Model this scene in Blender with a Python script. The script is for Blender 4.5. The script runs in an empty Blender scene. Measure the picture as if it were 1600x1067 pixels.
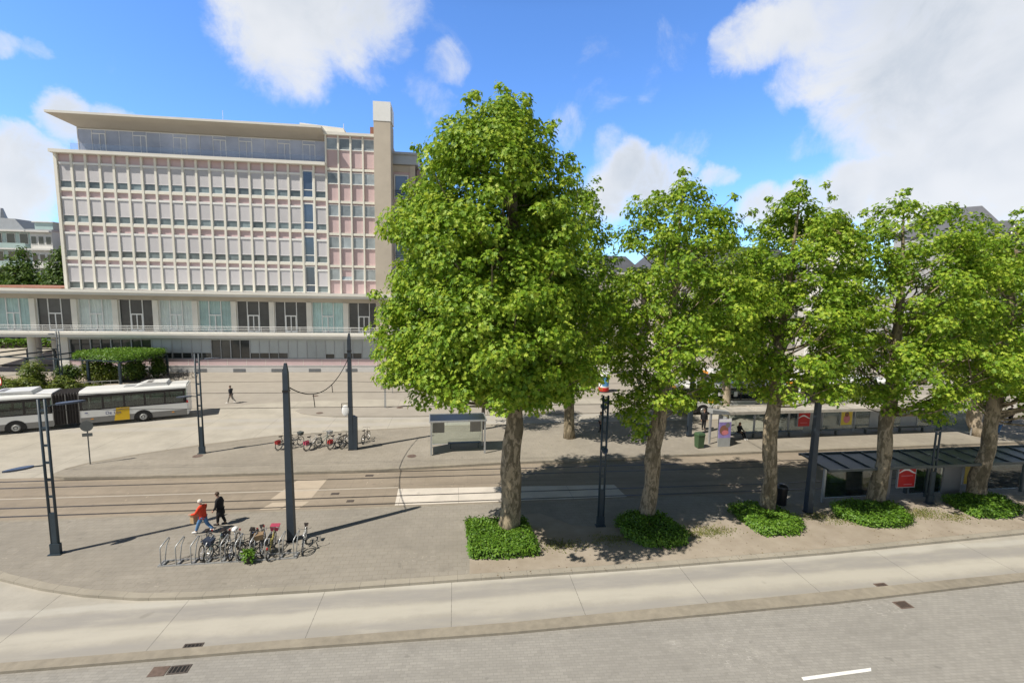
import bpy, math, random
import numpy as np
from mathutils import Vector, Matrix
R = math.radians
scene = bpy.context.scene
col = scene.collection
rnd = random.Random(7)

# ------------------------------------------------------------------ camera
CAM_H = 12.5
PITCH, ROLL, YAW, FPX = 6.7, 1.15, 7.0, 740.0
cam_data = bpy.data.cameras.new('camera')
cam = bpy.data.objects.new('camera', cam_data)
col.objects.link(cam)
scene.camera = cam
_p, _r, _y = R(PITCH), R(ROLL), R(YAW)
_f0 = Vector((math.sin(_y), math.cos(_y), 0)); _r0 = Vector((math.cos(_y), -math.sin(_y), 0)); _up = Vector((0, 0, 1))
_fw = _f0*math.cos(_p) - _up*math.sin(_p); _u0 = _up*math.cos(_p) + _f0*math.sin(_p)
_rt = _r0*math.cos(_r) + _u0*math.sin(_r); _u = _u0*math.cos(_r) - _r0*math.sin(_r)
cam.matrix_world = Matrix(((_rt.x, _u.x, -_fw.x, 0), (_rt.y, _u.y, -_fw.y, 0), (_rt.z, _u.z, -_fw.z, CAM_H), (0, 0, 0, 1)))
cam_data.sensor_width = 36.0
cam_data.lens = 36.0*FPX/1600.0
cam_data.clip_start = 0.1
cam_data.clip_end = 6000


def sky_dir(px, py):
    d = _fw*FPX + _rt*(px-800) + _u*(533.5-py)
    return d.normalized()


# ------------------------------------------------------------------ light
SUN_EL, SUN_AZ = 52.5, 27.0            # elevation; shadows run this far from +X towards +Y
to_sun = Vector((-math.cos(R(SUN_EL))*math.cos(R(SUN_AZ)), -math.cos(R(SUN_EL))*math.sin(R(SUN_AZ)), math.sin(R(SUN_EL))))
sun_data = bpy.data.lights.new('sun', 'SUN')
sun_data.energy = 5.0
sun_data.angle = R(0.53)
sun_data.color = (1.0, 0.935, 0.835)
sun = bpy.data.objects.new('sun', sun_data)
col.objects.link(sun)
sun.rotation_euler = to_sun.to_track_quat('Z', 'Y').to_euler()
sun.location = to_sun*300

scene.view_settings.view_transform = 'Standard'
scene.view_settings.look = 'None'
scene.view_settings.exposure = 0.22
scene.view_settings.gamma = 1.0
scene.cycles.max_bounces = 6
scene.cycles.diffuse_bounces = 3
scene.cycles.transparent_max_bounces = 12
scene.cycles.use_denoising = True


class NT:
    """small node-tree writer"""
    def __init__(self, tree):
        self.t = tree; self.n = tree.nodes; self.l = tree.links

    def new(self, kind, **kw):
        nd = self.n.new(kind)
        for k, v in kw.items():
            setattr(nd, k, v)
        return nd

    def put(self, sock, v):
        if hasattr(v, 'is_linked') or hasattr(v, 'links'):
            self.l.new(v, sock)
        else:
            sock.default_value = v

    def math(self, op, a, b=0.0, c=0.0, clamp=False):
        nd = self.new('ShaderNodeMath', operation=op, use_clamp=clamp)
        self.put(nd.inputs[0], a); self.put(nd.inputs[1], b); self.put(nd.inputs[2], c)
        return nd.outputs[0]

    def noise(self, vec, scale, detail=4.0, rough=0.55, dist=0.0):
        nd = self.new('ShaderNodeTexNoise')
        if vec is not None: self.l.new(vec, nd.inputs['Vector'])
        nd.inputs['Scale'].default_value = scale; nd.inputs['Detail'].default_value = detail
        nd.inputs['Roughness'].default_value = rough; nd.inputs['Distortion'].default_value = dist
        return nd

    def ramp(self, fac, a, b, smooth=True):
        nd = self.new('ShaderNodeMapRange', interpolation_type='SMOOTHSTEP' if smooth else 'LINEAR')
        self.put(nd.inputs[0], fac); self.put(nd.inputs[1], a); self.put(nd.inputs[2], b)
        return nd.outputs[0]

    def mix(self, fac, a, b, blend='MIX'):
        nd = self.new('ShaderNodeMix', data_type='RGBA', blend_type=blend)
        self.put(nd.inputs[0], fac)
        self.put(nd.inputs[6], a if not isinstance(a, tuple) else (*a[:3], 1))
        self.put(nd.inputs[7], b if not isinstance(b, tuple) else (*b[:3], 1))
        return nd.outputs[2]


# ------------------------------------------------------------------ sky with clouds
world = bpy.data.worlds.new('World')
scene.world = world
world.use_nodes = True
w = NT(world.node_tree); w.n.clear()
sky = w.new('ShaderNodeTexSky', sky_type='NISHITA', sun_disc=False)
sky.sun_elevation = R(SUN_EL); sky.sun_rotation = math.atan2(to_sun.x, to_sun.y)
sky.air_density = 1.0; sky.dust_density = 0.5; sky.ozone_density = 2.0; sky.altitude = 10
tc = w.new('ShaderNodeTexCoord')
gen = tc.outputs['Generated']
warp_n = w.noise(gen, 4.0, 7.0, 0.62)
sub = w.new('ShaderNodeVectorMath', operation='SUBTRACT'); w.l.new(warp_n.outputs['Color'], sub.inputs[0]); sub.inputs[1].default_value = (0.5, 0.5, 0.5)
scl = w.new('ShaderNodeVectorMath', operation='SCALE'); w.l.new(sub.outputs[0], scl.inputs[0]); scl.inputs['Scale'].default_value = 0.17
add = w.new('ShaderNodeVectorMath', operation='ADD'); w.l.new(gen, add.inputs[0]); w.l.new(scl.outputs[0], add.inputs[1])
wd = w.new('ShaderNodeVectorMath', operation='NORMALIZE'); w.l.new(add.outputs[0], wd.inputs[0])
# where the cloud banks hang: direction, angular radius (degrees), weight
CLOUDS = [((430, -10), 7, 1.0), ((520, 5), 7, 1.0), ((480, 45), 6, 0.9), ((555, 60), 5, 0.9), ((575, 105), 2.8, 0.7), ((592, 140), 2.0, 0.6), ((625, 85), 2.0, 0.45), ((480, -80), 10, 1.0), ((590, -50), 5, 0.7),
          ((700, 105), 2.6, 0.5), ((668, 150), 2.6, 0.52), ((700, 178), 2.6, 0.5),
          ((15, 245), 5, 1.0), ((110, 205), 5, 0.9), ((190, 205), 3.6, 0.7), ((-40, 330), 8, 1.0), ((30, 280), 7, 1.0), ((25, 75), 2.6, 0.52), ((75, 88), 2.2, 0.45), ((-25, 70), 2.4, 0.5),
          ((1450, 50), 10, 1.0), ((1350, 40), 6, 0.9), ((1560, 130), 14, 1.0), ((1260, 45), 5, 0.9), ((1200, 70), 4, 0.75), ((1155, 78), 2.4, 0.6), ((1300, 105), 5, 0.85), ((1245, 135), 3.6, 0.66), ((1360, 170), 5, 0.8), ((1420, 200), 5, 0.85), ((1650, 230), 14, 1.0), ((1540, 0), 12, 1.0), ((1400, -50), 9, 0.9), ((1290, -20), 5, 0.8),
          ((1500, 235), 5, 0.95), ((1440, 265), 4.4, 0.95), ((1390, 290), 4, 0.95), ((1330, 310), 4, 0.95), ((1440, 320), 7, 1.0), ((1260, 335), 4, 0.9), ((1285, 222), 2.8, 0.5), ((1200, 345), 4, 0.9), ((1560, 300), 8, 1.0),
          ((985, 270), 3.6, 0.95), ((945, 300), 4.2, 0.9), ((1030, 290), 3.8, 0.85), ((1115, 290), 2.0, 0.7), ((1060, 275), 2.2, 0.7), ((955, 235), 2.6, 0.5), ((890, 195), 2.2, 0.44), ((945, 125), 4, 0.38), ((1060, 65), 3, 0.44), ((1015, 125), 2.4, 0.42), ((1080, 225), 2.6, 0.4),
          ((1900, 300), 22, 0.9), ((-300, 380), 12, 0.8)]
field = None
for (px, py), rad, wt in CLOUDS:
    rad *= 0.98*(0.55 if px < 260 else 0.80 if px > 1130 else 1.0)
    d = sky_dir(px, py)
    dot = w.new('ShaderNodeVectorMath', operation='DOT_PRODUCT')
    w.l.new(wd.outputs[0], dot.inputs[0]); dot.inputs[1].default_value = d
    v = w.ramp(dot.outputs['Value'], math.cos(R(rad*1.35)), math.cos(R(rad*0.15)))
    v = w.math('MULTIPLY', v, wt)
    field = v if field is None else w.math('SMOOTH_MAX', field, v, 0.12)
fine = w.noise(gen, 7.0, 10.0, 0.66, 0.5)
dens = w.math('ADD', field, w.math('MULTIPLY', w.math('SUBTRACT', fine.outputs['Fac'], 0.5), 1.35))
# a few thin scattered wisps elsewhere in the sky, behind the camera too
far_n = w.noise(gen, 2.6, 7.0, 0.6, 0.4)
sxyz = w.new('ShaderNodeSeparateXYZ'); w.l.new(gen, sxyz.inputs[0])
low = w.math('MULTIPLY', w.ramp(sxyz.outputs[2], 0.62, 0.25), w.ramp(sxyz.outputs[1], 0.25, -0.35))
wisps = w.math('MULTIPLY', w.ramp(far_n.outputs['Fac'], 0.46, 0.66), w.math('MULTIPLY', low, 0.45))
mask = w.math('MAXIMUM', w.math('MULTIPLY', w.ramp(dens, 0.24, 0.98), 0.97), wisps, clamp=True)
# cloud body: bright edges, greyer thick parts
thick = w.ramp(dens, 0.55, 1.25)
gr_n = w.noise(gen, 3.2, 4.0, 0.55)
grey = w.math('MULTIPLY', thick, w.ramp(gr_n.outputs['Fac'], 0.36, 0.66))
ccol = w.mix(grey, (0.93, 0.95, 0.985), (0.60, 0.67, 0.76))
bg1 = w.new('ShaderNodeBackground'); w.l.new(w.mix(1.0, sky.outputs[0], w.mix(w.ramp(sxyz.outputs[2], 0.47, 0.60), w.mix(w.ramp(sxyz.outputs[1], 0.35, -0.1), (0.90, 1.34, 1.95), (0.95, 0.90, 0.86)), (0.09, 0.085, 0.08)), 'MULTIPLY'), bg1.inputs['Color']); bg1.inputs['Strength'].default_value = 0.115  # unseen sky above the view darkened to near black to cut ambient light
bg2 = w.new('ShaderNodeBackground'); w.l.new(ccol, bg2.inputs['Color']); bg2.inputs['Strength'].default_value = 0.80
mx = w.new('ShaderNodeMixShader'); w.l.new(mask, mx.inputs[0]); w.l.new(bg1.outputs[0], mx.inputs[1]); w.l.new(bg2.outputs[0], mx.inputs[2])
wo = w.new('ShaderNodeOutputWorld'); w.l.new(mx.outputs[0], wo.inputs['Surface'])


# ------------------------------------------------------------------ materials
M = {}


def pm(name, c, rough=0.75, var=0.12, scale=2.0, bump=0.0, metal=0.0, spec=0.4, c2=None, detail=5.0, rv=0.0, bscale=None):
    """plain procedural surface: two noise octave bands of the base colour, optional bump, optional per-object change"""
    m = bpy.data.materials.new(name); m.use_nodes = True
    t = NT(m.node_tree); b = t.n['Principled BSDF']
    geo = t.new('ShaderNodeNewGeometry')
    n1 = t.noise(geo.outputs['Position'], scale, detail, 0.6)
    n2 = t.noise(geo.outputs['Position'], scale*0.13, 3.0, 0.5)
    f = t.math('ADD', t.math('MULTIPLY', n1.outputs['Fac'], 0.6), t.math('MULTIPLY', n2.outputs['Fac'], 0.4))
    f = t.ramp(f, 0.33, 0.67, False)
    lo = tuple(x*(1-var) for x in c); hi = c2 if c2 else tuple(min(0.95, x*(1+var)) for x in c)
    o = t.mix(f, lo, hi)
    if rv:
        oi = t.new('ShaderNodeObjectInfo')
        k = t.math('ADD', t.math('MULTIPLY', oi.outputs['Random'], 2*rv), 1-rv)
        hs = t.new('ShaderNodeHueSaturation'); t.l.new(o, hs.inputs['Color']); t.l.new(k, hs.inputs['Value']); o = hs.outputs[0]
    t.l.new(o, b.inputs['Base Color'])
    b.inputs['Roughness'].default_value = rough; b.inputs['Metallic'].default_value = metal
    b.inputs['Specular IOR Level'].default_value = spec
    if bump:
        bp = t.new('ShaderNodeBump'); bp.inputs['Strength'].default_value = bump; bp.inputs['Distance'].default_value = 0.02
        n3 = t.noise(geo.outputs['Position'], bscale or scale*4, 4.0, 0.6)
        t.l.new(n3.outputs['Fac'], bp.inputs['Height']); t.l.new(bp.outputs[0], b.inputs['Normal'])
    M[name] = m
    return m


def paving(name, c, tile, mortar, var=0.10, offset=0.5, rough=0.85, rot=0.0, tint=None, msize=0.012, strip=0.0, blot=0.6):
    """small stone or brick paving laid in world metres"""
    m = bpy.data.materials.new(name); m.use_nodes = True
    t = NT(m.node_tree); b = t.n['Principled BSDF']
    geo = t.new('ShaderNodeNewGeometry')
    mp = t.new('ShaderNodeMapping'); t.l.new(geo.outputs['Position'], mp.inputs[0]); mp.inputs['Rotation'].default_value = (0, 0, rot)
    br = t.new('ShaderNodeTexBrick'); t.l.new(mp.outputs[0], br.inputs['Vector'])
    br.offset = offset; br.inputs['Scale'].default_value = 1.0
    br.inputs['Brick Width'].default_value = tile[0]; br.inputs['Row Height'].default_value = tile[1]
    br.inputs['Mortar Size'].default_value = msize; br.inputs['Mortar Smooth'].default_value = 0.3
    br.inputs['Color1'].default_value = (*[x*(1-var) for x in c], 1); br.inputs['Color2'].default_value = (*[x*(1+var) for x in c], 1)
    br.inputs['Mortar'].default_value = (*mortar, 1)
    big = t.noise(geo.outputs['Position'], 0.22, 5.0, 0.6)
    mid = t.noise(geo.outputs['Position'], 1.6, 6.0, 0.65)
    o = t.mix(t.math('MULTIPLY', t.ramp(big.outputs['Fac'], 0.35, 0.7), blot), br.outputs['Color'], tuple(tint or [x*0.72 for x in c]))
    o = t.mix(t.math('MULTIPLY', t.ramp(mid.outputs['Fac'], 0.52, 0.72), 0.45), o, tuple(x*0.66 for x in c))
    o = t.mix(t.math('MULTIPLY', t.ramp(mid.outputs['Fac'], 0.46, 0.30), 0.35), o, tuple(min(.9, x*1.2) for x in c))
    if strip:
        sx = t.new('ShaderNodeMapping'); t.l.new(geo.outputs['Position'], sx.inputs[0]); sx.inputs['Scale'].default_value = (0.06, 1.1, 1)
        sn = t.noise(sx.outputs[0], 1.2, 4.0, 0.6)
        o = t.mix(t.math('MULTIPLY', t.ramp(sn.outputs['Fac'], 0.42, 0.68), strip), o, tuple(x*0.62 for x in c))
    patch = t.noise(geo.outputs['Position'], 0.33, 3.0, 0.5); crumb = t.noise(geo.outputs['Position'], 3.1, 3.0, 0.6)
    pk = t.math('MULTIPLY', t.ramp(patch.outputs['Fac'], 0.55, 0.66), t.ramp(crumb.outputs['Fac'], 0.50, 0.62))
    o = t.mix(t.math('MULTIPLY', t.math('MULTIPLY', br.outputs['Fac'], pk), 0.75), o, tuple(min(.7, x*1.75) for x in c))
    gr = t.noise(geo.outputs['Position'], 28.0, 4.0, 0.7)
    o = t.mix(t.math('MULTIPLY', t.ramp(gr.outputs['Fac'], 0.52, 0.75), 0.28), o, tuple(x*0.55 for x in c))
    sp2 = t.noise(geo.outputs['Position'], 2.3, 2.0, 0.4)
    o = t.mix(t.math('MULTIPLY', t.ramp(sp2.outputs['Fac'], 0.70, 0.76), 0.4), o, tuple(x*0.5 for x in c))
    t.l.new(o, b.inputs['Base Color']); b.inputs['Roughness'].default_value = rough; b.inputs['Specular IOR Level'].default_value = 0.25
    bp = t.new('ShaderNodeBump'); bp.inputs['Strength'].default_value = 0.35; bp.inputs['Distance'].default_value = 0.01
    t.l.new(t.math('ADD', br.outputs['Fac'], t.math('MULTIPLY', mid.outputs['Fac'], -0.6)), bp.inputs['Height']); bp.invert = True
    t.l.new(bp.outputs[0], b.inputs['Normal'])
    M[name] = m
    return m


def slab_concrete(name, c, joint, x0, lanes=None, slope=0.0, jw=0.035):
    """cast concrete lane: cross joints every few metres, tyre-worn bands along it, scuffs and stains"""
    m = bpy.data.materials.new(name); m.use_nodes = True
    t = NT(m.node_tree); b = t.n['Principled BSDF']
    geo = t.new('ShaderNodeNewGeometry'); sp = t.new('ShaderNodeSeparateXYZ'); t.l.new(geo.outputs['Position'], sp.inputs[0])
    X, Y = sp.outputs[0], sp.outputs[1]
    big = t.noise(geo.outputs['Position'], 0.5, 6.0, 0.62); finen = t.noise(geo.outputs['Position'], 7.0, 6.0, 0.7)
    o = t.mix(t.ramp(big.outputs['Fac'], 0.3, 0.7), tuple(x*0.88 for x in c), tuple(x*1.10 for x in c))
    o = t.mix(t.math('MULTIPLY', t.ramp(finen.outputs['Fac'], 0.45, 0.7), 0.22), o, tuple(x*0.70 for x in c))
    jit = t.math('MULTIPLY', t.math('SUBTRACT', t.noise(geo.outputs['Position'], 0.35, 3.0).outputs['Fac'], 0.5), 0.5)
    yy = t.math('ADD', t.math('SUBTRACT', Y, t.math('MULTIPLY', X, slope)), jit)
    for (yc, half, colr, amt) in lanes or []:
        k = t.ramp(t.math('ABSOLUTE', t.math('SUBTRACT', yy, yc)), half, half*0.35)
        st = t.new('ShaderNodeMapping'); t.l.new(geo.outputs['Position'], st.inputs[0]); st.inputs['Scale'].default_value = (0.5, 2.4, 1)
        sn = t.noise(st.outputs[0], 0.9, 5.0, 0.62)
        o = t.mix(t.math('MULTIPLY', k, t.math('MULTIPLY', t.ramp(sn.outputs['Fac'], 0.12, 0.62), amt)), o, colr)
    # each pour a slightly different grey
    cell = t.math('FLOOR', t.math('DIVIDE', t.math('SUBTRACT', X, x0), joint))
    wn = t.new('ShaderNodeTexWhiteNoise', noise_dimensions='1D'); t.l.new(cell, wn.inputs['W'])
    o = t.mix(t.math('MULTIPLY', wn.outputs['Value'], 0.12), o, tuple(x*0.72 for x in c))
    fr = t.math('ABSOLUTE', t.math('SUBTRACT', t.math('FRACT', t.math('ADD', t.math('DIVIDE', t.math('SUBTRACT', X, x0), joint), 0.5)), 0.5))
    wob = t.math('MULTIPLY', t.noise(geo.outputs['Position'], 9.0, 2.0).outputs['Fac'], 0.004)
    jl = t.ramp(t.math('ADD', fr, wob), (jw*0.5)/joint+0.003, (jw*0.2)/joint)
    o = t.mix(t.math('MULTIPLY', jl, 0.75), o, (0.09, 0.085, 0.08))
    sp2 = t.noise(geo.outputs['Position'], 1.1, 2.0, 0.4)
    o = t.mix(t.math('MULTIPLY', t.ramp(sp2.outputs['Fac'], 0.72, 0.80), 0.35), o, tuple(x*0.45 for x in c))
    t.l.new(o, b.inputs['Base Color']); b.inputs['Roughness'].default_value = 0.85; b.inputs['Specular IOR Level'].default_value = 0.25
    bp = t.new('ShaderNodeBump'); bp.inputs['Strength'].default_value = 0.2; bp.inputs['Distance'].default_value = 0.008
    t.l.new(finen.outputs['Fac'], bp.inputs['Height']); t.l.new(bp.outputs[0], b.inputs['Normal'])
    M[name] = m
    return m


def glassy(name, c, alpha=0.35, rough=0.03, rv=0.0):
    """window glass you can look through: tinted see-through plus mirror reflection"""
    m = bpy.data.materials.new(name); m.use_nodes = True
    t = NT(m.node_tree); t.n.clear()
    tr = t.new('ShaderNodeBsdfTransparent'); tr.inputs[0].default_value = (*c, 1)
    gl = t.new('ShaderNodeBsdfGlossy'); gl.inputs['Roughness'].default_value = rough; gl.inputs['Color'].default_value = (0.9, 0.95, 1, 1)
    fr = t.new('ShaderNodeFresnel'); fr.inputs['IOR'].default_value = 1.5
    k = t.math('ADD', t.math('MULTIPLY', fr.outputs[0], 0.9), alpha, clamp=True)
    mx = t.new('ShaderNodeMixShader'); t.l.new(k, mx.inputs[0]); t.l.new(tr.outputs[0], mx.inputs[1]); t.l.new(gl.outputs[0], mx.inputs[2])
    out = t.new('ShaderNodeOutputMaterial'); t.l.new(mx.outputs[0], out.inputs[0])
    M[name] = m
    return m


def leafy(name, dark, mid, light, trans=0.35, rough=0.5):
    """leaf with a colour of its own (random per leaf) and light shining through"""
    m = bpy.data.materials.new(name); m.use_nodes = True
    t = NT(m.node_tree); b = t.n['Principled BSDF']
    geo = t.new('ShaderNodeNewGeometry')
    r = geo.outputs['Random Per Island']
    n = t.noise(geo.outputs['Position'], 0.55, 3.0)
    f = t.math('ADD', t.math('MULTIPLY', r, 0.6), t.math('MULTIPLY', n.outputs['Fac'], 0.45))
    cr = t.new('ShaderNodeValToRGB'); t.l.new(f, cr.inputs[0])
    e = cr.color_ramp.elements
    e[0].position = 0.12; e[0].color = (*dark, 1); e[1].position = 0.9; e[1].color = (*light, 1)
    k = e.new(0.5); k.color = (*mid, 1)
    t.l.new(cr.outputs[0], b.inputs['Base Color']); b.inputs['Roughness'].default_value = rough; b.inputs['Specular IOR Level'].default_value = 0.35
    tl = t.new('ShaderNodeBsdfTranslucent')
    hs = t.new('ShaderNodeHueSaturation'); t.l.new(cr.outputs[0], hs.inputs['Color']); hs.inputs['Value'].default_value = 1.25; hs.inputs['Hue'].default_value = 0.485
    t.l.new(hs.outputs[0], tl.inputs[0])
    mx = t.new('ShaderNodeMixShader'); mx.inputs[0].default_value = trans
    t.l.new(b.outputs[0], mx.inputs[1]); t.l.new(tl.outputs[0], mx.inputs[2])
    t.l.new(mx.outputs[0], t.n['Material Output'].inputs[0])
    M[name] = m
    return m


paving('road_brick', (0.312, 0.298, 0.272), (0.24, 0.12), (0.245, 0.235, 0.213), 0.07, rot=R(2), blot=0.3, strip=0.22, msize=0.008)
paving('pavement_tile', (0.295, 0.27, 0.228), (0.4, 0.3), (0.225, 0.195, 0.155), 0.035, msize=0.010, strip=0.15)
paving('platform_tile', (0.315, 0.284, 0.234), (0.4, 0.4), (0.245, 0.215, 0.17), 0.035, msize=0.010, strip=0.12)
slab_concrete('lane_concrete', (0.395, 0.37, 0.32), 5.12, -0.05,
              [(18.15, 0.62, (0.30, 0.285, 0.262), 1.0), (17.3, 0.5, (0.45, 0.425, 0.365), 0.9), (16.35, 0.55, (0.31, 0.295, 0.27), 1.0), (18.85, 0.3, (0.46, 0.445, 0.40), 0.7)], slope=0.026)
slab_concrete('back_concrete', (0.415, 0.385, 0.325), 5.12, -0.6, [(44.4, 0.8, (0.40, 0.385, 0.36), 0.6), (42.3, 0.7, (0.42, 0.40, 0.37), 0.6)], slope=0.02)
slab_concrete('slab_white', (0.58, 0.53, 0.46), 3.4, 0.3, [], jw=0.03)
paving('track_asphalt', (0.315, 0.265, 0.205), (0.9, 2.2), (0.27, 0.23, 0.18), 0.03, strip=0.55, msize=0.02)
pm('plaza_asphalt', (0.335, 0.305, 0.26), 0.9, 0.10, 0.8, 0.2)
pm('ground_far', (0.30, 0.28, 0.25), 0.9, 0.12, 0.2)
pm('soil', (0.33, 0.275, 0.21), 0.95, 0.2, 0.9, 0.5, c2=(0.385, 0.335, 0.27))
pm('kerb_stone', (0.27, 0.24, 0.19), 0.85, 0.2, 3.0, 0.2)
slab_concrete('kerb_light', (0.33, 0.30, 0.245), 1.0, 0.2, [], jw=0.02)
pm('rail_steel', (0.10, 0.09, 0.08), 0.45, 0.2, 4, metal=0.5)
pm('road_paint', (0.80, 0.80, 0.77), 0.7, 0.08, 6)
pm('iron', (0.085, 0.07, 0.06), 0.6, 0.3, 9)
pm('rust_iron', (0.14, 0.10, 0.08), 0.7, 0.3, 9)
pm('grate_hole', (0.012, 0.012, 0.012), 0.9, 0.2, 5)
pm('stone', (0.76, 0.735, 0.65), 0.8, 0.07, 0.8, 0.05)
pm('stone_pale', (0.72, 0.70, 0.64), 0.8, 0.06, 0.8)
pm('stone_chimney', (0.50, 0.44, 0.36), 0.85, 0.10, 0.6, 0.05)
pm('pink_panel', (0.58, 0.44, 0.44), 0.6, 0.06, 0.7, rv=0.0)
pm('soffit', (0.50, 0.46, 0.40), 0.8, 0.05, 0.6)
pm('white_frame', (0.78, 0.78, 0.76), 0.5, 0.04, 2)
pm('blind', (0.60, 0.585, 0.60), 0.65, 0.04, 0.6, rv=0.07)
pm('pane_upper', (0.16, 0.20, 0.21), 0.12, 0.5, 0.7, spec=0.7, rv=0.5)
pm('pane_dark', (0.045, 0.05, 0.05), 0.07, 0.5, 0.5, spec=0.8, rv=0.3)
pm('pane_pale', (0.30, 0.34, 0.36), 0.12, 0.4, 0.7, spec=0.7, rv=0.35)
pm('pane_lavender', (0.40, 0.42, 0.50), 0.08, 0.35, 0.25, spec=0.8)
pm('pane_sky', (0.10, 0.14, 0.20), 0.04, 0.3, 0.4, spec=1.0, metal=0.45)
pm('curtain_teal', (0.40, 0.56, 0.55), 0.35, 0.18, 0.9, spec=0.5, rv=0.12)
pm('curtain_pale', (0.55, 0.62, 0.60), 0.35, 0.15, 0.9, spec=0.5, rv=0.10)
pm('shutter', (0.42, 0.46, 0.47), 0.5, 0.08, 0.8, rv=0.08)
pm('plinth', (0.55, 0.54, 0.52), 0.8, 0.08, 0.9)
pm('rail_white', (0.75, 0.76, 0.75), 0.45, 0.04, 3)
pm('roof_tile_red', (0.30, 0.14, 0.09), 0.85, 0.2, 1.5)
pm('zinc', (0.40, 0.42, 0.44), 0.5, 0.1, 1.0, metal=0.3)
pm('slate', (0.095, 0.10, 0.115), 0.65, 0.2, 1.2)
pm('brick_red', (0.24, 0.11, 0.075), 0.85, 0.15, 2)
pm('wall_white', (0.68, 0.67, 0.64), 0.8, 0.06, 0.5)
pm('wall_glass_green', (0.38, 0.50, 0.49), 0.15, 0.15, 0.5, spec=0.7)
pm('wall_cream', (0.52, 0.48, 0.42), 0.85, 0.08, 0.5)
pm('wall_grey', (0.36, 0.36, 0.37), 0.8, 0.1, 0.6)
pm('gable_brown', (0.22, 0.14, 0.10), 0.8, 0.15, 1)
pm('wire_black', (0.02, 0.02, 0.02), 0.9, spec=0.05)
pm('post_steel', (0.026, 0.038, 0.052), 0.5, 0.18, 3, spec=0.5)
pm('lamp_steel', (0.022, 0.038, 0.052), 0.5, 0.18, 3, spec=0.5)
pm('lamp_head', (0.07, 0.085, 0.12), 0.35, 0.1, 3)
pm('galvanised', (0.48, 0.49, 0.49), 0.42, 0.12, 6, metal=0.6)
pm('black_paint', (0.014, 0.014, 0.016), 0.35, 0.2, 6)
pm('rubber', (0.018, 0.018, 0.018), 0.8, 0.2, 8)
pm('chrome', (0.62, 0.62, 0.62), 0.2, 0.05, 6, metal=0.95)
pm('leather', (0.025, 0.02, 0.018), 0.5, 0.2, 8)
pm('bus_white', (0.72, 0.72, 0.70), 0.28, 0.04, 1.2, spec=0.5)
pm('bus_grey', (0.20, 0.195, 0.185), 0.4, 0.08, 1.2)
pm('bus_black', (0.020, 0.018, 0.020), 0.25, 0.15, 2)
pm('bus_bellows', (0.032, 0.028, 0.027), 0.75, 0.2, 3)
pm('bus_yellow', (0.72, 0.46, 0.015), 0.4, 0.04, 2)
pm('bus_seat', (0.05, 0.07, 0.10), 0.7, 0.15, 3)
pm('text_blue', (0.05, 0.06, 0.20), 0.5, 0.1, 3)
pm('light_red', (0.45, 0.02, 0.02), 0.3, 0.1, 5)
pm('light_amber', (0.75, 0.30, 0.03), 0.3, 0.1, 5)
pm('sign_red', (0.55, 0.03, 0.025), 0.4, 0.06, 4)
pm('sign_white', (0.80, 0.80, 0.79), 0.4, 0.04, 4)
pm('sign_back', (0.10, 0.11, 0.11), 0.5, 0.1, 4)
pm('green_bin', (0.055, 0.10, 0.045), 0.5, 0.12, 4)
pm('poster_red', (0.50, 0.025, 0.025), 0.35, 0.15, 3)
pm('poster_orange', (0.62, 0.20, 0.03), 0.35, 0.15, 5)
pm('poster_yellow', (0.68, 0.52, 0.06), 0.35, 0.12, 3)
pm('poster_pink', (0.60, 0.20, 0.22), 0.35, 0.15, 5)
pm('poster_violet', (0.28, 0.22, 0.50), 0.35, 0.2, 3)
pm('poster_blue', (0.10, 0.32, 0.62), 0.35, 0.2, 3)
pm('poster_grey', (0.33, 0.30, 0.26), 0.4, 0.1, 3)
pm('shelter_grey', (0.32, 0.33, 0.33), 0.5, 0.1, 2)
pm('shelter_roof', (0.40, 0.37, 0.32), 0.7, 0.28, 2.2)
pm('shelter_dark', (0.06, 0.075, 0.075), 0.4, 0.2, 3)
pm('timber', (0.14, 0.10, 0.075), 0.75, 0.2, 4)
glassy('glass_clear', (0.88, 0.93, 0.91), 0.05)
glassy('glass_bus', (0.42, 0.50, 0.47), 0.05)
glassy('glass_roof', (0.13, 0.16, 0.165), 0.0, 0.4)
glassy('glass_rail', (0.90, 0.90, 0.91), 0.01)
leafy('plane_leaf', (0.080, 0.176, 0.013), (0.212, 0.362, 0.023), (0.51, 0.61, 0.07), 0.36)
leafy('hedge_leaf', (0.055, 0.13, 0.014), (0.11, 0.23, 0.022), (0.20, 0.34, 0.035), 0.3)
leafy('shrub_leaf', (0.06, 0.11, 0.016), (0.13, 0.19, 0.025), (0.27, 0.30, 0.05), 0.3)
leafy('ivy_leaf', (0.025, 0.06, 0.010), (0.06, 0.115, 0.015), (0.16, 0.23, 0.03), 0.25)
leafy('far_leaf', (0.035, 0.08, 0.014), (0.075, 0.15, 0.022), (0.16, 0.25, 0.035), 0.3)
pm('bark_dark', (0.055, 0.045, 0.035), 0.9, 0.25, 3, 0.5)


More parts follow.
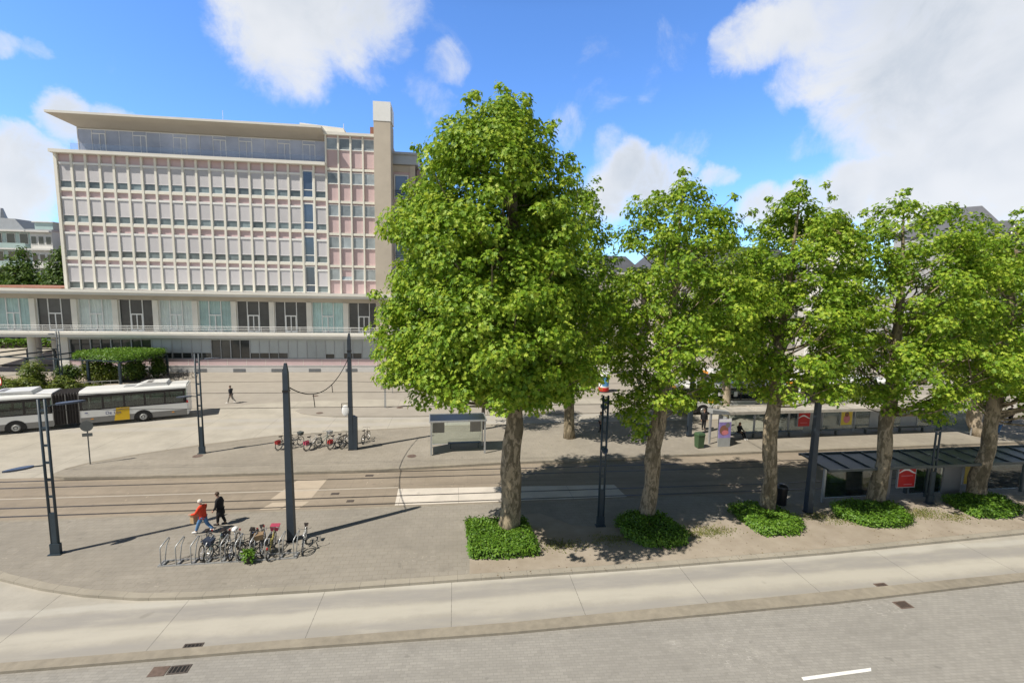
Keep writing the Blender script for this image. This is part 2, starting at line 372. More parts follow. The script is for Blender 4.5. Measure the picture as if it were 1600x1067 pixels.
def bark(name, pale, mid, dark, amount=0.55):
    m = bpy.data.materials.new(name); m.use_nodes = True
    t = NT(m.node_tree); b = t.n['Principled BSDF']
    geo = t.new('ShaderNodeNewGeometry')
    mp = t.new('ShaderNodeMapping'); t.l.new(geo.outputs['Position'], mp.inputs[0]); mp.inputs['Scale'].default_value = (1, 1, 0.42)
    a = t.noise(mp.outputs[0], 2.6, 4.0, 0.55, 1.0); c = t.noise(mp.outputs[0], 6.5, 5.0, 0.6, 0.6); d = t.noise(geo.outputs['Position'], 22, 4, 0.65)
    o = t.mix(t.ramp(a.outputs['Fac'], 0.44, 0.52), mid, pale)
    o = t.mix(t.math('MULTIPLY', t.ramp(c.outputs['Fac'], 0.50, 0.58), amount), o, dark)
    o = t.mix(t.math('MULTIPLY', t.ramp(d.outputs['Fac'], 0.5, 0.75), 0.4), o, tuple(x*0.5 for x in dark))
    t.l.new(o, b.inputs['Base Color']); b.inputs['Roughness'].default_value = 0.9; b.inputs['Specular IOR Level'].default_value = 0.2
    bp = t.new('ShaderNodeBump'); bp.inputs['Strength'].default_value = 0.6; bp.inputs['Distance'].default_value = 0.02
    t.l.new(t.math('ADD', c.outputs['Fac'], d.outputs['Fac']), bp.inputs['Height']); t.l.new(bp.outputs[0], b.inputs['Normal'])
    M[name] = m


bark('plane_bark', (0.33, 0.27, 0.185), (0.165, 0.135, 0.088), (0.080, 0.066, 0.043))
bark('plane_bark_pale', (0.46, 0.38, 0.28), (0.33, 0.27, 0.19), (0.20, 0.16, 0.11), 0.4)


# ------------------------------------------------------------------ mesh helpers
class MB:
    def __init__(self):
        self.v = []; self.f = []; self.mi = []

    def poly(self, pts, m=0):
        i = len(self.v); self.v += [tuple(p) for p in pts]; self.f.append(tuple(range(i, i+len(pts)))); self.mi.append(m); return self

    def grid8(self, p, m=0):
        i = len(self.v); self.v += [tuple(q) for q in p]
        for q in ((0, 3, 2, 1), (4, 5, 6, 7), (0, 1, 5, 4), (1, 2, 6, 5), (2, 3, 7, 6), (3, 0, 4, 7)):
            self.f.append(tuple(i+k for k in q)); self.mi.append(m)
        return self

    def box(self, x0, x1, y0, y1, z0, z1, m=0):
        return self.grid8([(x0, y0, z0), (x1, y0, z0), (x1, y1, z0), (x0, y1, z0), (x0, y0, z1), (x1, y0, z1), (x1, y1, z1), (x0, y1, z1)], m)

    def prism(self, pts, z0, z1, m=0, mside=None):
        n = len(pts); i = len(self.v)
        ar = sum(pts[k][0]*pts[(k+1) % n][1]-pts[(k+1) % n][0]*pts[k][1] for k in range(n))
        if ar < 0: pts = pts[::-1]
        self.v += [(p[0], p[1], z0) for p in pts] + [(p[0], p[1], z1) for p in pts]
        self.f.append(tuple(range(i+n-1, i-1, -1))); self.mi.append(m)
        self.f.append(tuple(range(i+n, i+2*n))); self.mi.append(m)
        for k in range(n):
            self.f.append((i+k, i+(k+1) % n, i+n+(k+1) % n, i+n+k)); self.mi.append(m if mside is None else mside)
        return self

    def extr(self, prof, axis, a, b, m=0):
        """profile polygon (u,w) pushed along an axis: 'x' profile is (y,z), 'y' profile is (x,z)"""
        n = len(prof); i = len(self.v)
        mk = (lambda t, p: (t, p[0], p[1])) if axis == 'x' else (lambda t, p: (p[0], t, p[1]))
        self.v += [mk(a, p) for p in prof] + [mk(b, p) for p in prof]
        self.f.append(tuple(range(i+n-1, i-1, -1))); self.mi.append(m)
        self.f.append(tuple(range(i+n, i+2*n))); self.mi.append(m)
        for k in range(n):
            self.f.append((i+k, i+(k+1) % n, i+n+(k+1) % n, i+n+k)); self.mi.append(m)
        return self

    def tube(self, pts, r, n=8, m=0, caps=True, squash=None):
        pts = [Vector(p) for p in pts]
        rs = r if isinstance(r, (list, tuple)) else [r]*len(pts)
        i0 = len(self.v); ref = None
        for k, p in enumerate(pts):
            d = (pts[min(k+1, len(pts)-1)]-pts[max(k-1, 0)]).normalized()
            if ref is None:
                ref = Vector((1, 0, 0)) if abs(d.x) < 0.8 else Vector((0, 1, 0))
            u = (ref-d*ref.dot(d)).normalized(); v = d.cross(u); ref = u
            for j in range(n):
                a = 2*math.pi*(j+0.5)/n
                q = p+(u*math.cos(a)+v*math.sin(a))*rs[k]
                self.v.append(tuple(q))
        for k in range(len(pts)-1):
            for j in range(n):
                a = i0+k*n+j; b = i0+k*n+(j+1) % n
                self.f.append((a, b, b+n, a+n)); self.mi.append(m)
        if caps:
            self.f.append(tuple(i0+j for j in range(n-1, -1, -1))); self.mi.append(m)
            e = i0+(len(pts)-1)*n; self.f.append(tuple(e+j for j in range(n))); self.mi.append(m)
        return self

    def bar(self, a, b, wx, wy, m=0):
        """square bar between two points"""
        a, b = Vector(a), Vector(b); d = (b-a).normalized()
        ref = Vector((0, 0, 1)) if abs(d.z) < 0.9 else Vector((1, 0, 0))
        u = d.cross(ref).normalized(); v = u.cross(d)
        q = []
        for p in (a, b):
            for s, t in ((-1, -1), (1, -1), (1, 1), (-1, 1)):
                q.append(p+u*s*wx*0.5+v*t*wy*0.5)
        return self.grid8(q, m)

    def cyl(self, x, y, z0, z1, r0, r1=None, n=16, m=0):
        return self.tube([(x, y, z0), (x, y, z1)], [r0, r0 if r1 is None else r1], n, m)

    def ring(self, c, axis, R_, r, n=24, k=6, m=0, a0=0.0, a1=2*math.pi):
        c = Vector(c); ax = Vector(axis).normalized()
        ref = Vector((0, 0, 1)) if abs(ax.z) < 0.9 else Vector((1, 0, 0))
        u = ax.cross(ref).normalized(); v = ax.cross(u)
        full = abs(a1-a0) > 6.28
        i0 = len(self.v); N = n if full else n+1
        for a in range(N):
            t = a0+(a1-a0)*a/n; e = u*math.cos(t)+v*math.sin(t)
            for b in range(k):
                s = 2*math.pi*b/k
                self.v.append(tuple(c+e*(R_+r*math.cos(s))+ax*(r*math.sin(s))))
        for a in range(n):
            for b in range(k):
                p = i0+a*k+b; q = i0+a*k+(b+1) % k; a2 = (a+1) % N
                self.f.append((p, i0+a2*k+b, i0+a2*k+(b+1) % k, q)); self.mi.append(m)
        return self

    def ell(self, c, rx, ry, rz, n=12, k=8, m=0):
        i0 = len(self.v); c = Vector(c)
        for a in range(k+1):
            t = math.pi*a/k
            for b in range(n):
                s = 2*math.pi*b/n
                self.v.append((c.x+rx*math.sin(t)*math.cos(s), c.y+ry*math.sin(t)*math.sin(s), c.z-rz*math.cos(t)))
        for a in range(k):
            for b in range(n):
                p = i0+a*n+b; q = i0+a*n+(b+1) % n
                self.f.append((p, q, q+n, p+n)); self.mi.append(m)
        return self

    def strip(self, line, w0, w1, z0, z1, m=0):
        """band along a polyline, from offset w0 to w1 on its left side"""
        L = [Vector((p[0], p[1])) for p in line]; ins = []; outs = []
        for k, p in enumerate(L):
            d = (L[min(k+1, len(L)-1)]-L[max(k-1, 0)]).normalized(); nn = Vector((-d.y, d.x))
            ins.append(p+nn*w0); outs.append(p+nn*w1)
        i = len(self.v)
        for a, b in zip(ins, outs):
            self.v += [(a.x, a.y, z0), (a.x, a.y, z1), (b.x, b.y, z1), (b.x, b.y, z0)]
        for k in range(len(L)-1):
            for j in range(4):
                a = i+k*4+j; b = i+k*4+(j+1) % 4
                self.f.append((a, a+4, b+4, b)); self.mi.append(m)
        self.f.append((i, i+1, i+2, i+3)); e = i+(len(L)-1)*4; self.f.append((e+3, e+2, e+1, e)); self.mi += [m, m]
        return self

    def build(self, name, mats, parent=None, smooth=False, loc=None, rotz=None):
        me = bpy.data.meshes.new(name); me.from_pydata(self.v, [], self.f)
        for k in (mats if isinstance(mats, (list, tuple)) else [mats]):
            me.materials.append(M[k])
        me.polygons.foreach_set('material_index', self.mi)
        if smooth: me.polygons.foreach_set('use_smooth', [True]*len(self.f))
        me.update()
        o = bpy.data.objects.new(name, me); col.objects.link(o)
        if parent: o.parent = parent
        if loc: o.location = loc
        if rotz is not None: o.rotation_euler.z = rotz
        return o


def np_mesh(name, verts, loops, nper, mats, parent=None, smooth=False, mi=None):
    """fast mesh from numpy arrays: all faces with nper corners"""
    me = bpy.data.meshes.new(name)
    nv = len(verts); nf = len(loops)//nper
    me.vertices.add(nv); me.vertices.foreach_set('co', np.asarray(verts, dtype=np.float32).ravel())
    me.loops.add(len(loops)); me.loops.foreach_set('vertex_index', np.asarray(loops, dtype=np.int32))
    me.polygons.add(nf); me.polygons.foreach_set('loop_start', np.arange(0, nf*nper, nper, dtype=np.int32))
    for k in (mats if isinstance(mats, (list, tuple)) else [mats]): me.materials.append(M[k])
    me.update(calc_edges=True)
    o = bpy.data.objects.new(name, me); col.objects.link(o)
    if parent: o.parent = parent
    return o


def tag(o, label=None, cat=None, group=None, kind=None):
    if label: o['label'] = label
    if cat: o['category'] = cat
    if group: o['group'] = group
    if kind: o['kind'] = kind
    return o


def thing(name, label, cat, loc=(0, 0, 0), rotz=0.0, group=None):
    o = bpy.data.objects.new(name, None); col.objects.link(o)
    o.empty_display_size = 0.3
    o.location = loc; o.rotation_euler = (0, 0, rotz)
    return tag(o, label, cat, group)


def dup(root, loc, rotz=0.0, label=None, group=None):
    r = root.copy(); col.objects.link(r); r.location = loc; r.rotation_euler = (0, 0, rotz)
    if label: r['label'] = label
    if group: r['group'] = group
    for ch in list(root.children):
        c = ch.copy(); col.objects.link(c); c.parent = r
        for g in list(ch.children):
            d = g.copy(); col.objects.link(d); d.parent = c
    return r


def text_part(name, s, size, mat, parent, M4, thick=0.004):
    cu = bpy.data.curves.new(name, 'FONT'); cu.body = s; cu.size = size; cu.extrude = thick; cu.align_x = 'CENTER'; cu.align_y = 'CENTER'
    ob = bpy.data.objects.new(name, cu); col.objects.link(ob)
    dg = bpy.context.evaluated_depsgraph_get()
    me = bpy.data.meshes.new_from_object(ob.evaluated_get(dg)); me.name = name
    bpy.data.objects.remove(ob); me.materials.clear(); me.materials.append(M[mat])
    me.transform(M4)
    o = bpy.data.objects.new(name, me); col.objects.link(o); o.parent = parent
    return o


def K(x, y, z=0.12):
    """a spot measured on the road level, moved up onto a kerbed pavement of height z"""
    s = 1-z/CAM_H
    return (x*s, y*s, z)


def struct(mb, name, mat, smooth=False):
    return tag(mb.build(name, mat, smooth=smooth), kind='structure')


# ------------------------------------------------------------------ ground, road, lanes, pavements
struct(MB().poly([(-2500, -600, -0.03), (2500, -600, -0.03), (2500, 3500, -0.03), (-2500, 3500, -0.03)]), 'ground', 'ground_far')
struct(MB().poly([(-75, 47, -0.012), (95, 47, -0.012), (95, 90, -0.012), (-75, 90, -0.012)]), 'plaza', 'plaza_asphalt')
med_near = [(-70, 15.2), (-14.2, 15.44), (-6.6, 15.6), (2.1, 15.62), (15.2, 16.04), (25, 16.62), (45, 17.9), (90, 21.5)]
med_far = [(-70, 15.6), (-14.5, 15.82), (-6.6, 15.98), (2.1, 16.12), (15.7, 16.70), (25.6, 17.12), (45, 18.4), (90, 22.0)]
struct(MB().poly([(-80, -40, 0)] + [(90, -40, 0)] + [(x, y, 0) for x, y in med_near[::-1]] + [(-80, 15.2, 0)]), 'road', 'road_brick')
mk = struct(MB().poly([(11.30, 12.70, 0.005), (13.86, 12.83, 0.005), (13.97, 12.96, 0.005), (11.32, 12.83, 0.005)]), 'road_marking', 'road_paint')
front = [(-34, 27.6), (-30, 26.0), (-25, 24.2), (-21.5, 22.2), (-18.71, 20.82), (-16.51, 19.98), (-14.58, 19.41), (-12.33, 18.98), (-10.28, 18.86), (-5.41, 18.89), (0.75, 19.07), (8.39, 19.21), (18.25, 19.60), (30.2, 20.42), (60, 22.9), (90, 25.6)]
# concrete bus lane with the curve round the island's end
struct(MB().poly([(x, y, 0.002) for x, y in med_far] + [(90, 26, 0.002)] + [(x, y+0.2, 0.002) for x, y in front[::-1]] + [(-60, 27, 0.002), (-80, 27, 0.002)]), 'bus_lane', 'lane_concrete')
mb = MB()
n = len(med_near)
mb.prism(med_near + med_far[::-1], -0.01, 0.10)
struct(mb, 'median', 'kerb_stone')
# front island
back_edge = [(90, 27.9), (45, 26.6), (25, 26.15), (-20, 26.05), (-30, 26.02)]
kf = [(x*0.9904, y*0.9904) for x, y in front]
isl = kf[1:] + [(x*0.9904, y*0.9904) for x, y in back_edge]
struct(MB().prism(isl, -0.01, 0.115), 'pavement', 'pavement_tile')
mb = MB(); mb.strip(kf[::-1], -0.30, 0.02, -0.008, 0.122); struct(mb, 'kerb', 'kerb_light')
mb = MB(); mb.strip([(x*0.9904, y*0.9904) for x, y in back_edge], -0.03, 0.16, -0.008, 0.119); struct(mb, 'platform_edge', 'kerb_stone')
soil = [(0.72, 19.38), (8.4, 19.52), (18.25, 19.92), (30.2, 20.74), (60, 23.1), (75, 24.6), (75, 25.2), (34, 24.45), (26, 24.1), (21.4, 23.7), (20.6, 24.6), (19.4, 23.2), (15.4, 23.8), (14.2, 23.0), (12, 23.3), (8.4, 22.7), (6.2, 23.2), (4.8, 24.6), (0.85, 24.3), (0.78, 21)]
struct(MB().poly([(x*0.9904, y*0.9904, 0.121) for x, y in soil]), 'soil', 'soil')
# worn, re-laid paving patch between the rack and the first planter
# tram track bed, rails and cast slabs
struct(MB().poly([(-80, 25.6, -0.004), (90, 25.6, -0.004), (90, 36.2, -0.004), (50, 34.6, -0.004), (19, 33.2, -0.004), (3.2, 32.4, -0.004), (-25, 32.2, -0.004), (-80, 33.5, -0.004)]), 'track_bed', 'track_asphalt')
plats = [(-3.36, 28.44), (10.2, 28.02), (10.4, 26.25), (-3.3, 26.2)]
struct(MB().poly([(x, y, 0.003) for x, y in plats][::-1]), 'track_slab', 'slab_white')
pm('track_patch', (0.44, 0.37, 0.285), 0.9, 0.08, 1.5)
struct(MB().poly([(-10.6, 26.25, 0.002), (-9.55, 26.25, 0.002), (-9.2, 27.1, 0.002), (-10.2, 27.1, 0.002)]).poly([(-9.4, 26.25, 0.002), (-8.5, 26.25, 0.002), (-8.2, 27.1, 0.002), (-9.1, 27.1, 0.002)])
       .poly([(-10.5, 27.45, 0.002), (-8.2, 27.45, 0.002), (-8.0, 30.3, 0.002), (-9.8, 30.3, 0.002)]), 'crossing_patch', 'track_patch')
mb = MB()
for yr in (26.42, 27.42, 30.15, 31.15):
    mb.strip([(-80, yr+0.35), (-30, yr+0.02), (-20, yr), (20, yr), (45, yr+0.55), (90, yr+2.1)], -0.035, 0.035, -0.02, 0.012)
    mb.strip([(-80, yr+0.35), (-30, yr+0.02), (-20, yr), (20, yr), (45, yr+0.55), (90, yr+2.1)], 0.06, 0.085, -0.02, 0.008)
struct(mb, 'tram_rails', 'rail_steel')
pm('pale_joint', (0.42, 0.38, 0.32), 0.9, 0.1, 2)
struct(MB().strip([(-80, 28.9), (-30, 28.68), (-10, 28.6), (-3.4, 28.62)], -0.05, 0.05, -0.02, 0.004), 'track_joint', 'pale_joint')
# back concrete lane
struct(MB().poly([(-80, 32.2, 0), (-25, 31.7, 0), (-24, 33, 0), (20, 33, 0), (90, 36, 0), (90, 47.5, 0), (18, 45.3, 0), (-4, 51.6, 0), (-10.2, 51.5, 0), (-17.8, 50.9, 0), (-25.2, 48.2, 0), (-34, 43.5, 0), (-80, 40.5, 0)]), 'back_lane', 'back_concrete')
struct(MB().poly([(-20, 48.6, 0.006), (90, 48.6, 0.006), (90, 51.3, 0.006), (-17.8, 51.0, 0.006)]), 'far_lane', 'back_concrete')
# tram platform island
pf = [(-25.45, 32.4), (-25.1, 31.98), (-24.3, 31.72), (-20, 31.55), (-16.3, 31.5), (-6.3, 31.55), (3.2, 32.3), (19.1, 33.05), (49, 34.1), (90, 36.0)]
pb = [(90, 45.2), (60, 43.5), (20, 42.0), (-1.1, 41.5), (-6, 40.85), (-14.5, 39.55), (-19.3, 37.5), (-22.2, 35.9), (-24.6, 34.3), (-25.35, 33.2)]
PZ = 0.16
P = lambda x, y: (x*(1-PZ/CAM_H), y*(1-PZ/CAM_H))
struct(MB().prism([P(*p) for p in pf+pb], -0.01, PZ-0.004), 'platform', 'platform_tile')
ring = [P(*p) for p in pf+pb]
mb = MB(); mb.strip([P(*p) for p in pf], -0.02, 0.24, -0.006, PZ+0.002); mb.strip([P(*p) for p in pb], -0.02, 0.24, -0.007, PZ+0.003); struct(mb, 'platform_kerb', 'kerb_stone')
# narrow island in the back lane
i3 = [(-15.3, 47.3), (-14.6, 46.4), (-13.2, 45.7), (-11.3, 45.1), (-4.2, 44.75), (20, 45.2), (80, 47.2), (80, 48.9), (20, 48.6), (-7, 48.5), (-14.0, 48.5), (-15.1, 48.0)]
struct(MB().prism([(x*.992, y*.992) for x, y in i3], -0.01, 0.10), 'traffic_island', 'plaza_asphalt')


# ------------------------------------------------------------------ the office block
B = thing('office_building', 'long cream and pink office block with a grid of blinds and a chimney', 'building', (-30, 69, 0))
BX, BY = -30.0, 69.0


def bpart(mb, name, mats, parent=None, smooth=False):
    """meshes written in world metres, hung under the building"""
    mb.v = [(a-BX, b-BY, c) for a, b, c in mb.v]
    return mb.build(name, mats, parent or B, smooth)


XL, XS, XC0, XC1 = -50.50, -17.32, -10.86, -8.66      # left end, stair bays, chimney
FLOORS = [10.98, 15.02, 19.42, 23.72, 28.00]
NB = 20
BW = (XS-XL-0.30)/NB
x_of = lambda k: XL+0.30+BW*k
# cores
c = MB()
c.box(XL+0.12, XC1-0.3, 69.05, 83, 10.9, 28.2); c.box(XS, XC1-0.3, 69.0, 83, 28.0, 32.1)
c.box(-51.3, 2.0, 68.75, 84, 0.0, 5.2); c.box(-66, 2.0, 70.4, 84, 5.3, 10.2)
bpart(c, 'wall', 'pink_panel')
s = MB()
s.box(XL, XL+0.36, 68.72, 83.05, 10.95, 28.05)
s.box(XL+0.05, XL+0.3, 68.75, 83, 28.05, 28.2)
for k in range(1, NB+1):
    x = x_of(k)
    s.box(x-0.13, x+0.13, 68.79, 69.06, 10.95, 28.02)
for z in FLOORS[1:4]:
    s.box(XL+0.36, XS-0.1, 68.83, 69.06, z-0.28, z+0.06)
SBW = (XC0-XS)/4
for k in range(0, 5):
    x = XS+SBW*k
    s.box(x-0.10, x+0.10, 68.78, 69.03, 10.96, 32.06)
SF = [10.98, 14.72, 19.08, 23.38, 27.68, 32.15]
for z in SF[1:5]:
    s.box(XS+0.1, XC0, 68.84, 69.02, z-0.16, z+0.16)
bpart(s, 'stone_frame', 'stone')
s = MB(); s.box(XL-0.15, XS-0.02, 68.2, 70.6, 28.02, 28.42); s.box(XS-0.12, XC0-0.02, 68.45, 72, 32.06, 32.42)
bpart(s, 'cornice', 'stone_pale')
# windows: a frame, its glass and its outside blind
wm = {}


def win_meshes():
    H = FLOORS[1]-FLOORS[0]-0.34
    w = BW-0.26
    f = MB()
    f.box(-w/2, w/2, -0.13, 0.05, 0.0, 0.09); f.box(-w/2, -w/2+0.05, -0.06, 0.05, 0.09, H-0.75); f.box(w/2-0.05, w/2, -0.06, 0.05, 0.09, H-0.75)
    f.box(-w/2, w/2, -0.17, 0.05, H-0.75, H-0.48)
    p = MB(); p.box(-w/2+0.05, w/2-0.05, -0.02, 0.02, 0.09, H-0.75)
    b = MB(); zb = 0.98
    nsl = 15; zt = H-0.76
    for i in range(nsl):
        a = zb+(zt-zb)*i/nsl; e = zb+(zt-zb)*(i+1)/nsl
        b.poly([(-w/2+0.04, -0.085, a), (w/2-0.04, -0.085, a), (w/2-0.04, -0.062, e), (-w/2+0.04, -0.062, e)])
    b.box(-w/2+0.03, w/2-0.03, -0.10, -0.05, zb-0.10, zb)
    o = MB()   # opened one: no blind, a mid rail
    o.box(-w/2, w/2, -0.13, 0.05, 0.0, 0.12); o.box(-w/2, -w/2+0.11, -0.07, 0.05, 0.12, H-0.25); o.box(w/2-0.11, w/2, -0.07, 0.05, 0.12, H-0.25)
    o.box(-w/2, w/2, -0.07, 0.05, H-0.25, H-0.08); o.box(-w/2+0.11, w/2-0.11, -0.06, 0.05, 0.98, 1.10)
    q = MB(); q.box(-w/2+0.1, w/2-0.1, -0.01, 0.02, 0.1, H-0.2)
    return f, p, b, o, q


fm, pmb, bm, om, qm = win_meshes()
first = {}
for r in range(4):
    for k in range(NB):
        x = (x_of(k)+x_of(k+1))/2
        z = FLOORS[r]+(0.02 if r == 0 else 0.06)
        special = (k == 18)
        key = 'open' if special else 'blind'
        if key not in first:
            wn = (om if special else fm).build('window', 'white_frame', B)
            pn = (qm if special else pmb).build('pane', ['pane_sky'] if special else ['pane_upper'], wn)
            if not special: bm.build('blind', 'blind', wn)
            first[key] = wn
        else:
            src = first[key]; wn = src.copy(); col.objects.link(wn)
            for ch in src.children:
                d = ch.copy(); col.objects.link(d); d.parent = wn
                if ch.name.startswith('blind'):
                    j = rnd.random()
                    d.location.z = 0.0 if j < 0.8 else -rnd.uniform(0.0, 0.06)
                    d.location.y = -rnd.uniform(0, 0.03)
                    d.rotation_euler.y = rnd.uniform(-1, 1)*0.004
        wn.location = (x-BX, 69.0-BY, z)
# stair windows: high panes over pink panels
sw = MB(); w2 = SBW-0.20
sw.box(-w2/2, w2/2, -0.10, 0.02, 0, 0.12); sw.box(-w2/2, -w2/2+0.06, -0.05, 0.02, 0.12, 1.5); sw.box(w2/2-0.06, w2/2, -0.05, 0.02, 0.12, 1.5); sw.box(-w2/2, w2/2, -0.05, 0.02, 1.5, 1.58)
sp_ = MB(); sp_.box(-w2/2+0.05, w2/2-0.05, -0.015, 0.01, 0.1, 1.52)
f0 = None
for r in range(5):
    top = SF[r+1]-0.16
    for k in range(4):
        x = XS+SBW*(k+0.5)
        if f0 is None:
            wn = sw.build('window', 'white_frame', B); sp_.build('pane', 'pane_pale', wn); f0 = wn
        else:
            wn = f0.copy(); col.objects.link(wn)
            for ch in f0.children:
                d = ch.copy(); col.objects.link(d); d.parent = wn
                if r == 0 and k == 1: d.rotation_euler.x = R(-14); d.location.y = -0.05
        wn.location = (x-BX, 68.98-BY, top-1.58-0.22)
# penthouse glazing behind its terrace
g = MB(); g.box(-48.6, XS, 70.3, 82, 28.3, 31.75)
bpart(g, 'penthouse', 'soffit')
g0 = None
npane = 19
pw = (XS-0.1+48.5)/npane
fr = MB(); fr.box(-pw/2, -pw/2+0.05, -0.06, 0.0, 0, 3.15); fr.box(-pw/2+0.05, pw/2, -0.06, 0, 3.05, 3.15); fr.box(-pw/2+0.05, pw/2, -0.06, 0, 0, 0.06)
dr = MB(); dr.box(-pw/2, -pw/2+0.06, -0.07, 0, 0, 3.15); dr.box(-pw/2+0.06, pw/2, -0.07, 0, 2.55, 2.65); dr.box(-pw/2+0.06, pw/2, -0.06, 0, 3.05, 3.15); dr.box(pw/2-0.08, pw/2, -0.07, 0, 0.0, 2.55); dr.box(pw*0.05, pw*0.05+0.08, -0.07, 0, 0, 2.55); dr.box(-pw/2+0.06, pw/2, -0.06, 0, 0, 0.06)
pp = MB(); pp.box(-pw/2+0.03, pw/2, -0.02, -0.005, 0.03, 3.1)
for k in range(npane):
    isd = k in (1, 4, 7, 10, 12, 15, 17)
    src = first.get('pd' if isd else 'pf')
    if not src:
        wn = (dr if isd else fr).build('glazing_bay', 'white_frame', B); pp.build('pane', 'pane_lavender', wn); first['pd' if isd else 'pf'] = wn
    else:
        wn = src.copy(); col.objects.link(wn)
        for ch in src.children:
            d = ch.copy(); col.objects.link(d); d.parent = wn
            d.rotation_euler.z = R(rnd.uniform(-1.0, 1.0)); d.rotation_euler.x = R(rnd.uniform(-1.2, 1.2)); d.location.y = -0.03
    wn.location = (-48.5+pw*(k+0.5)-BX, 70.28-BY, 28.42)
g = MB(); g.box(-48.8, XS-0.2, 69.3, 69.33, 28.42, 29.45)
bpart(g, 'glass_balustrade', 'glass_rail')
# wedge-shaped canopy
g = MB()
for xx0, xx1, i0, i1 in ((-50.05, -17.45, -48.3, -17.45),):
    v = [(xx0, 67.35, 32.78), (xx1, 67.35, 32.78), (xx1, 82, 32.78), (xx0, 82, 32.78),
         (xx0, 67.35, 32.50), (xx1, 67.35, 32.50), (xx1, 82, 32.50), (xx0, 82, 32.50),
         (i0, 70.5, 31.62), (i1, 70.5, 31.62), (i1, 82, 31.62), (i0, 82, 31.62)]
    i = len(g.v); g.v += v
    for q, m in (((0, 1, 2, 3), 0), ((4, 5, 1, 0), 0), ((5, 6, 2, 1), 0), ((6, 7, 3, 2), 0), ((7, 4, 0, 3), 0), ((8, 9, 5, 4), 1), ((11, 8, 4, 7), 1), ((9, 10, 6, 5), 1), ((10, 11, 7, 6), 1), ((8, 11, 10, 9), 1)):
        g.f.append(tuple(i+k for k in q)); g.mi.append(m)
bpart(g, 'canopy_roof', ['stone_pale', 'soffit'])
g = MB(); g.extr([(-47.5, 32.78), (-42.3, 32.78), (-43.3, 33.55), (-47.3, 33.55)], 'y', 72, 76); bpart(g, 'plant_room', 'zinc')
g = MB(); g.extr([(-21.3, 32.78), (-15.0, 32.42), (-15.4, 33.7), (-21.2, 34.1)], 'y', 71, 76)
g.tube([(-15.6, 72, 33.4), (-15.6, 72, 34.6)], 0.04, 5); bpart(g, 'roof_house', 'stone_pale')
g = MB(); g.box(-11.9, -11.2, 71.4, 72.2, 32.4, 34.2); bpart(g, 'flue', 'brick_red')
g = MB(); g.tube([(-31.5, 72, 32.7), (-31.5, 72, 35.4)], 0.03, 5); bpart(g, 'mast', 'rail_white')
# chimney shaft
g = MB(); g.box(XC0, XC1, 67.9, 71.2, 0, 33.95); ch = bpart(g, 'chimney', 'stone_chimney')
g = MB(); g.box(XC0-0.04, XC1+0.04, 67.85, 70.4, 33.97, 36.45); g.box(XC1+0.06, XC1+0.18, 68.3, 70.2, 33.97, 35.9)
g.v = [(a-BX, b-BY, c_) for a, b, c_ in g.v]; g.build('chimney_cap', 'white_frame', ch)
# right wing behind the chimney
g = MB(); g.box(XC1-0.2, -5.6, 70.6, 82, 0, 29.0); g.box(-5.6, -4.4, 72.5, 82, 0, 29.0); bpart(g, 'wing_wall', 'pink_panel')
g = MB(); g.box(-6.35, -5.6, 70.35, 72.5, 11, 29.0); g.box(-4.95, -4.38, 72.3, 74, 11, 29.0); g.box(XC1-0.1, -6.35, 70.5, 70.7, 28.1, 29.0); bpart(g, 'wing_pier', 'stone_chimney')
g = MB(); g.box(XC1, -5.2, 70.0, 82, 29.05, 30.3); g.box(XC1, -4.9, 69.6, 82, 30.3, 30.6); bpart(g, 'wing_parapet', 'zinc')
fw = MB(); fw.box(-1.0, -0.85, -0.08, 0, 0, 3.3); fw.box(0.85, 1.0, -0.08, 0, 0, 3.3); fw.box(-0.85, 0.85, -0.08, 0, 3.15, 3.3); fw.box(-0.85, 0.85, -0.08, 0, 0, 0.12)
fp = MB(); fp.box(-0.86, 0.86, -0.03, -0.01, 0.1, 3.2)
fg = MB()
for z in (0.35, 0.6, 0.85, 1.1): fg.box(-0.95, 0.95, -0.2, -0.16, z, z+0.05)
f0 = None
for z in (24.4, 20.1, 15.8, 11.6):
    if f0 is None:
        wn = fw.build('french_window', 'white_frame', B); fp.build('pane', 'pane_sky', wn); fg.build('guard_rail', 'post_steel', wn); f0 = wn
    else:
        wn = f0.copy(); col.objects.link(wn)
        for ch_ in f0.children: d = ch_.copy(); col.objects.link(d); d.parent = wn
    wn.location = (-7.55-BX, 70.58-BY, z)
# podium: roof slab, first floor, balcony, ground floor
g = MB(); g.box(-66, 2.6, 67.0, 84, 10.28, 10.92); g.box(-66, 2.6, 66.85, 67.0, 10.62, 10.98); bpart(g, 'podium_roof', 'stone_pale')
g = MB(); g.box(-66, -50.6, 68.3, 84, 10.93, 11.12); bpart(g, 'terrace_roof', 'roof_tile_red')
g = MB(); g.box(-66, 2.4, 69.35, 70.4, 9.62, 10.27); bpart(g, 'lintel', 'soffit')
g = MB(); g.box(-66, 2.6, 66.95, 70.3, 4.78, 5.36); g.box(-66, 2.6, 66.80, 66.95, 5.16, 5.46); bpart(g, 'balcony', 'stone_pale')
FX = [-50.0+4.965*k for k in range(-3, 11)]
for x in FX: bpart(MB().box(x-0.34, x+0.34, 69.2, 70.0, 5.37, 9.61), 'column', 'stone_pale')
tone = ['pane_dark', 'pane_dark', 'pane_dark', 'curtain_pale', 'pane_dark', 'curtain_pale', 'curtain_teal', 'pane_dark', 'pane_dark', 'curtain_teal', 'pane_dark', 'curtain_pale', 'pane_dark']
tone[1] = 'curtain_teal'; tone[2] = 'pane_dark'
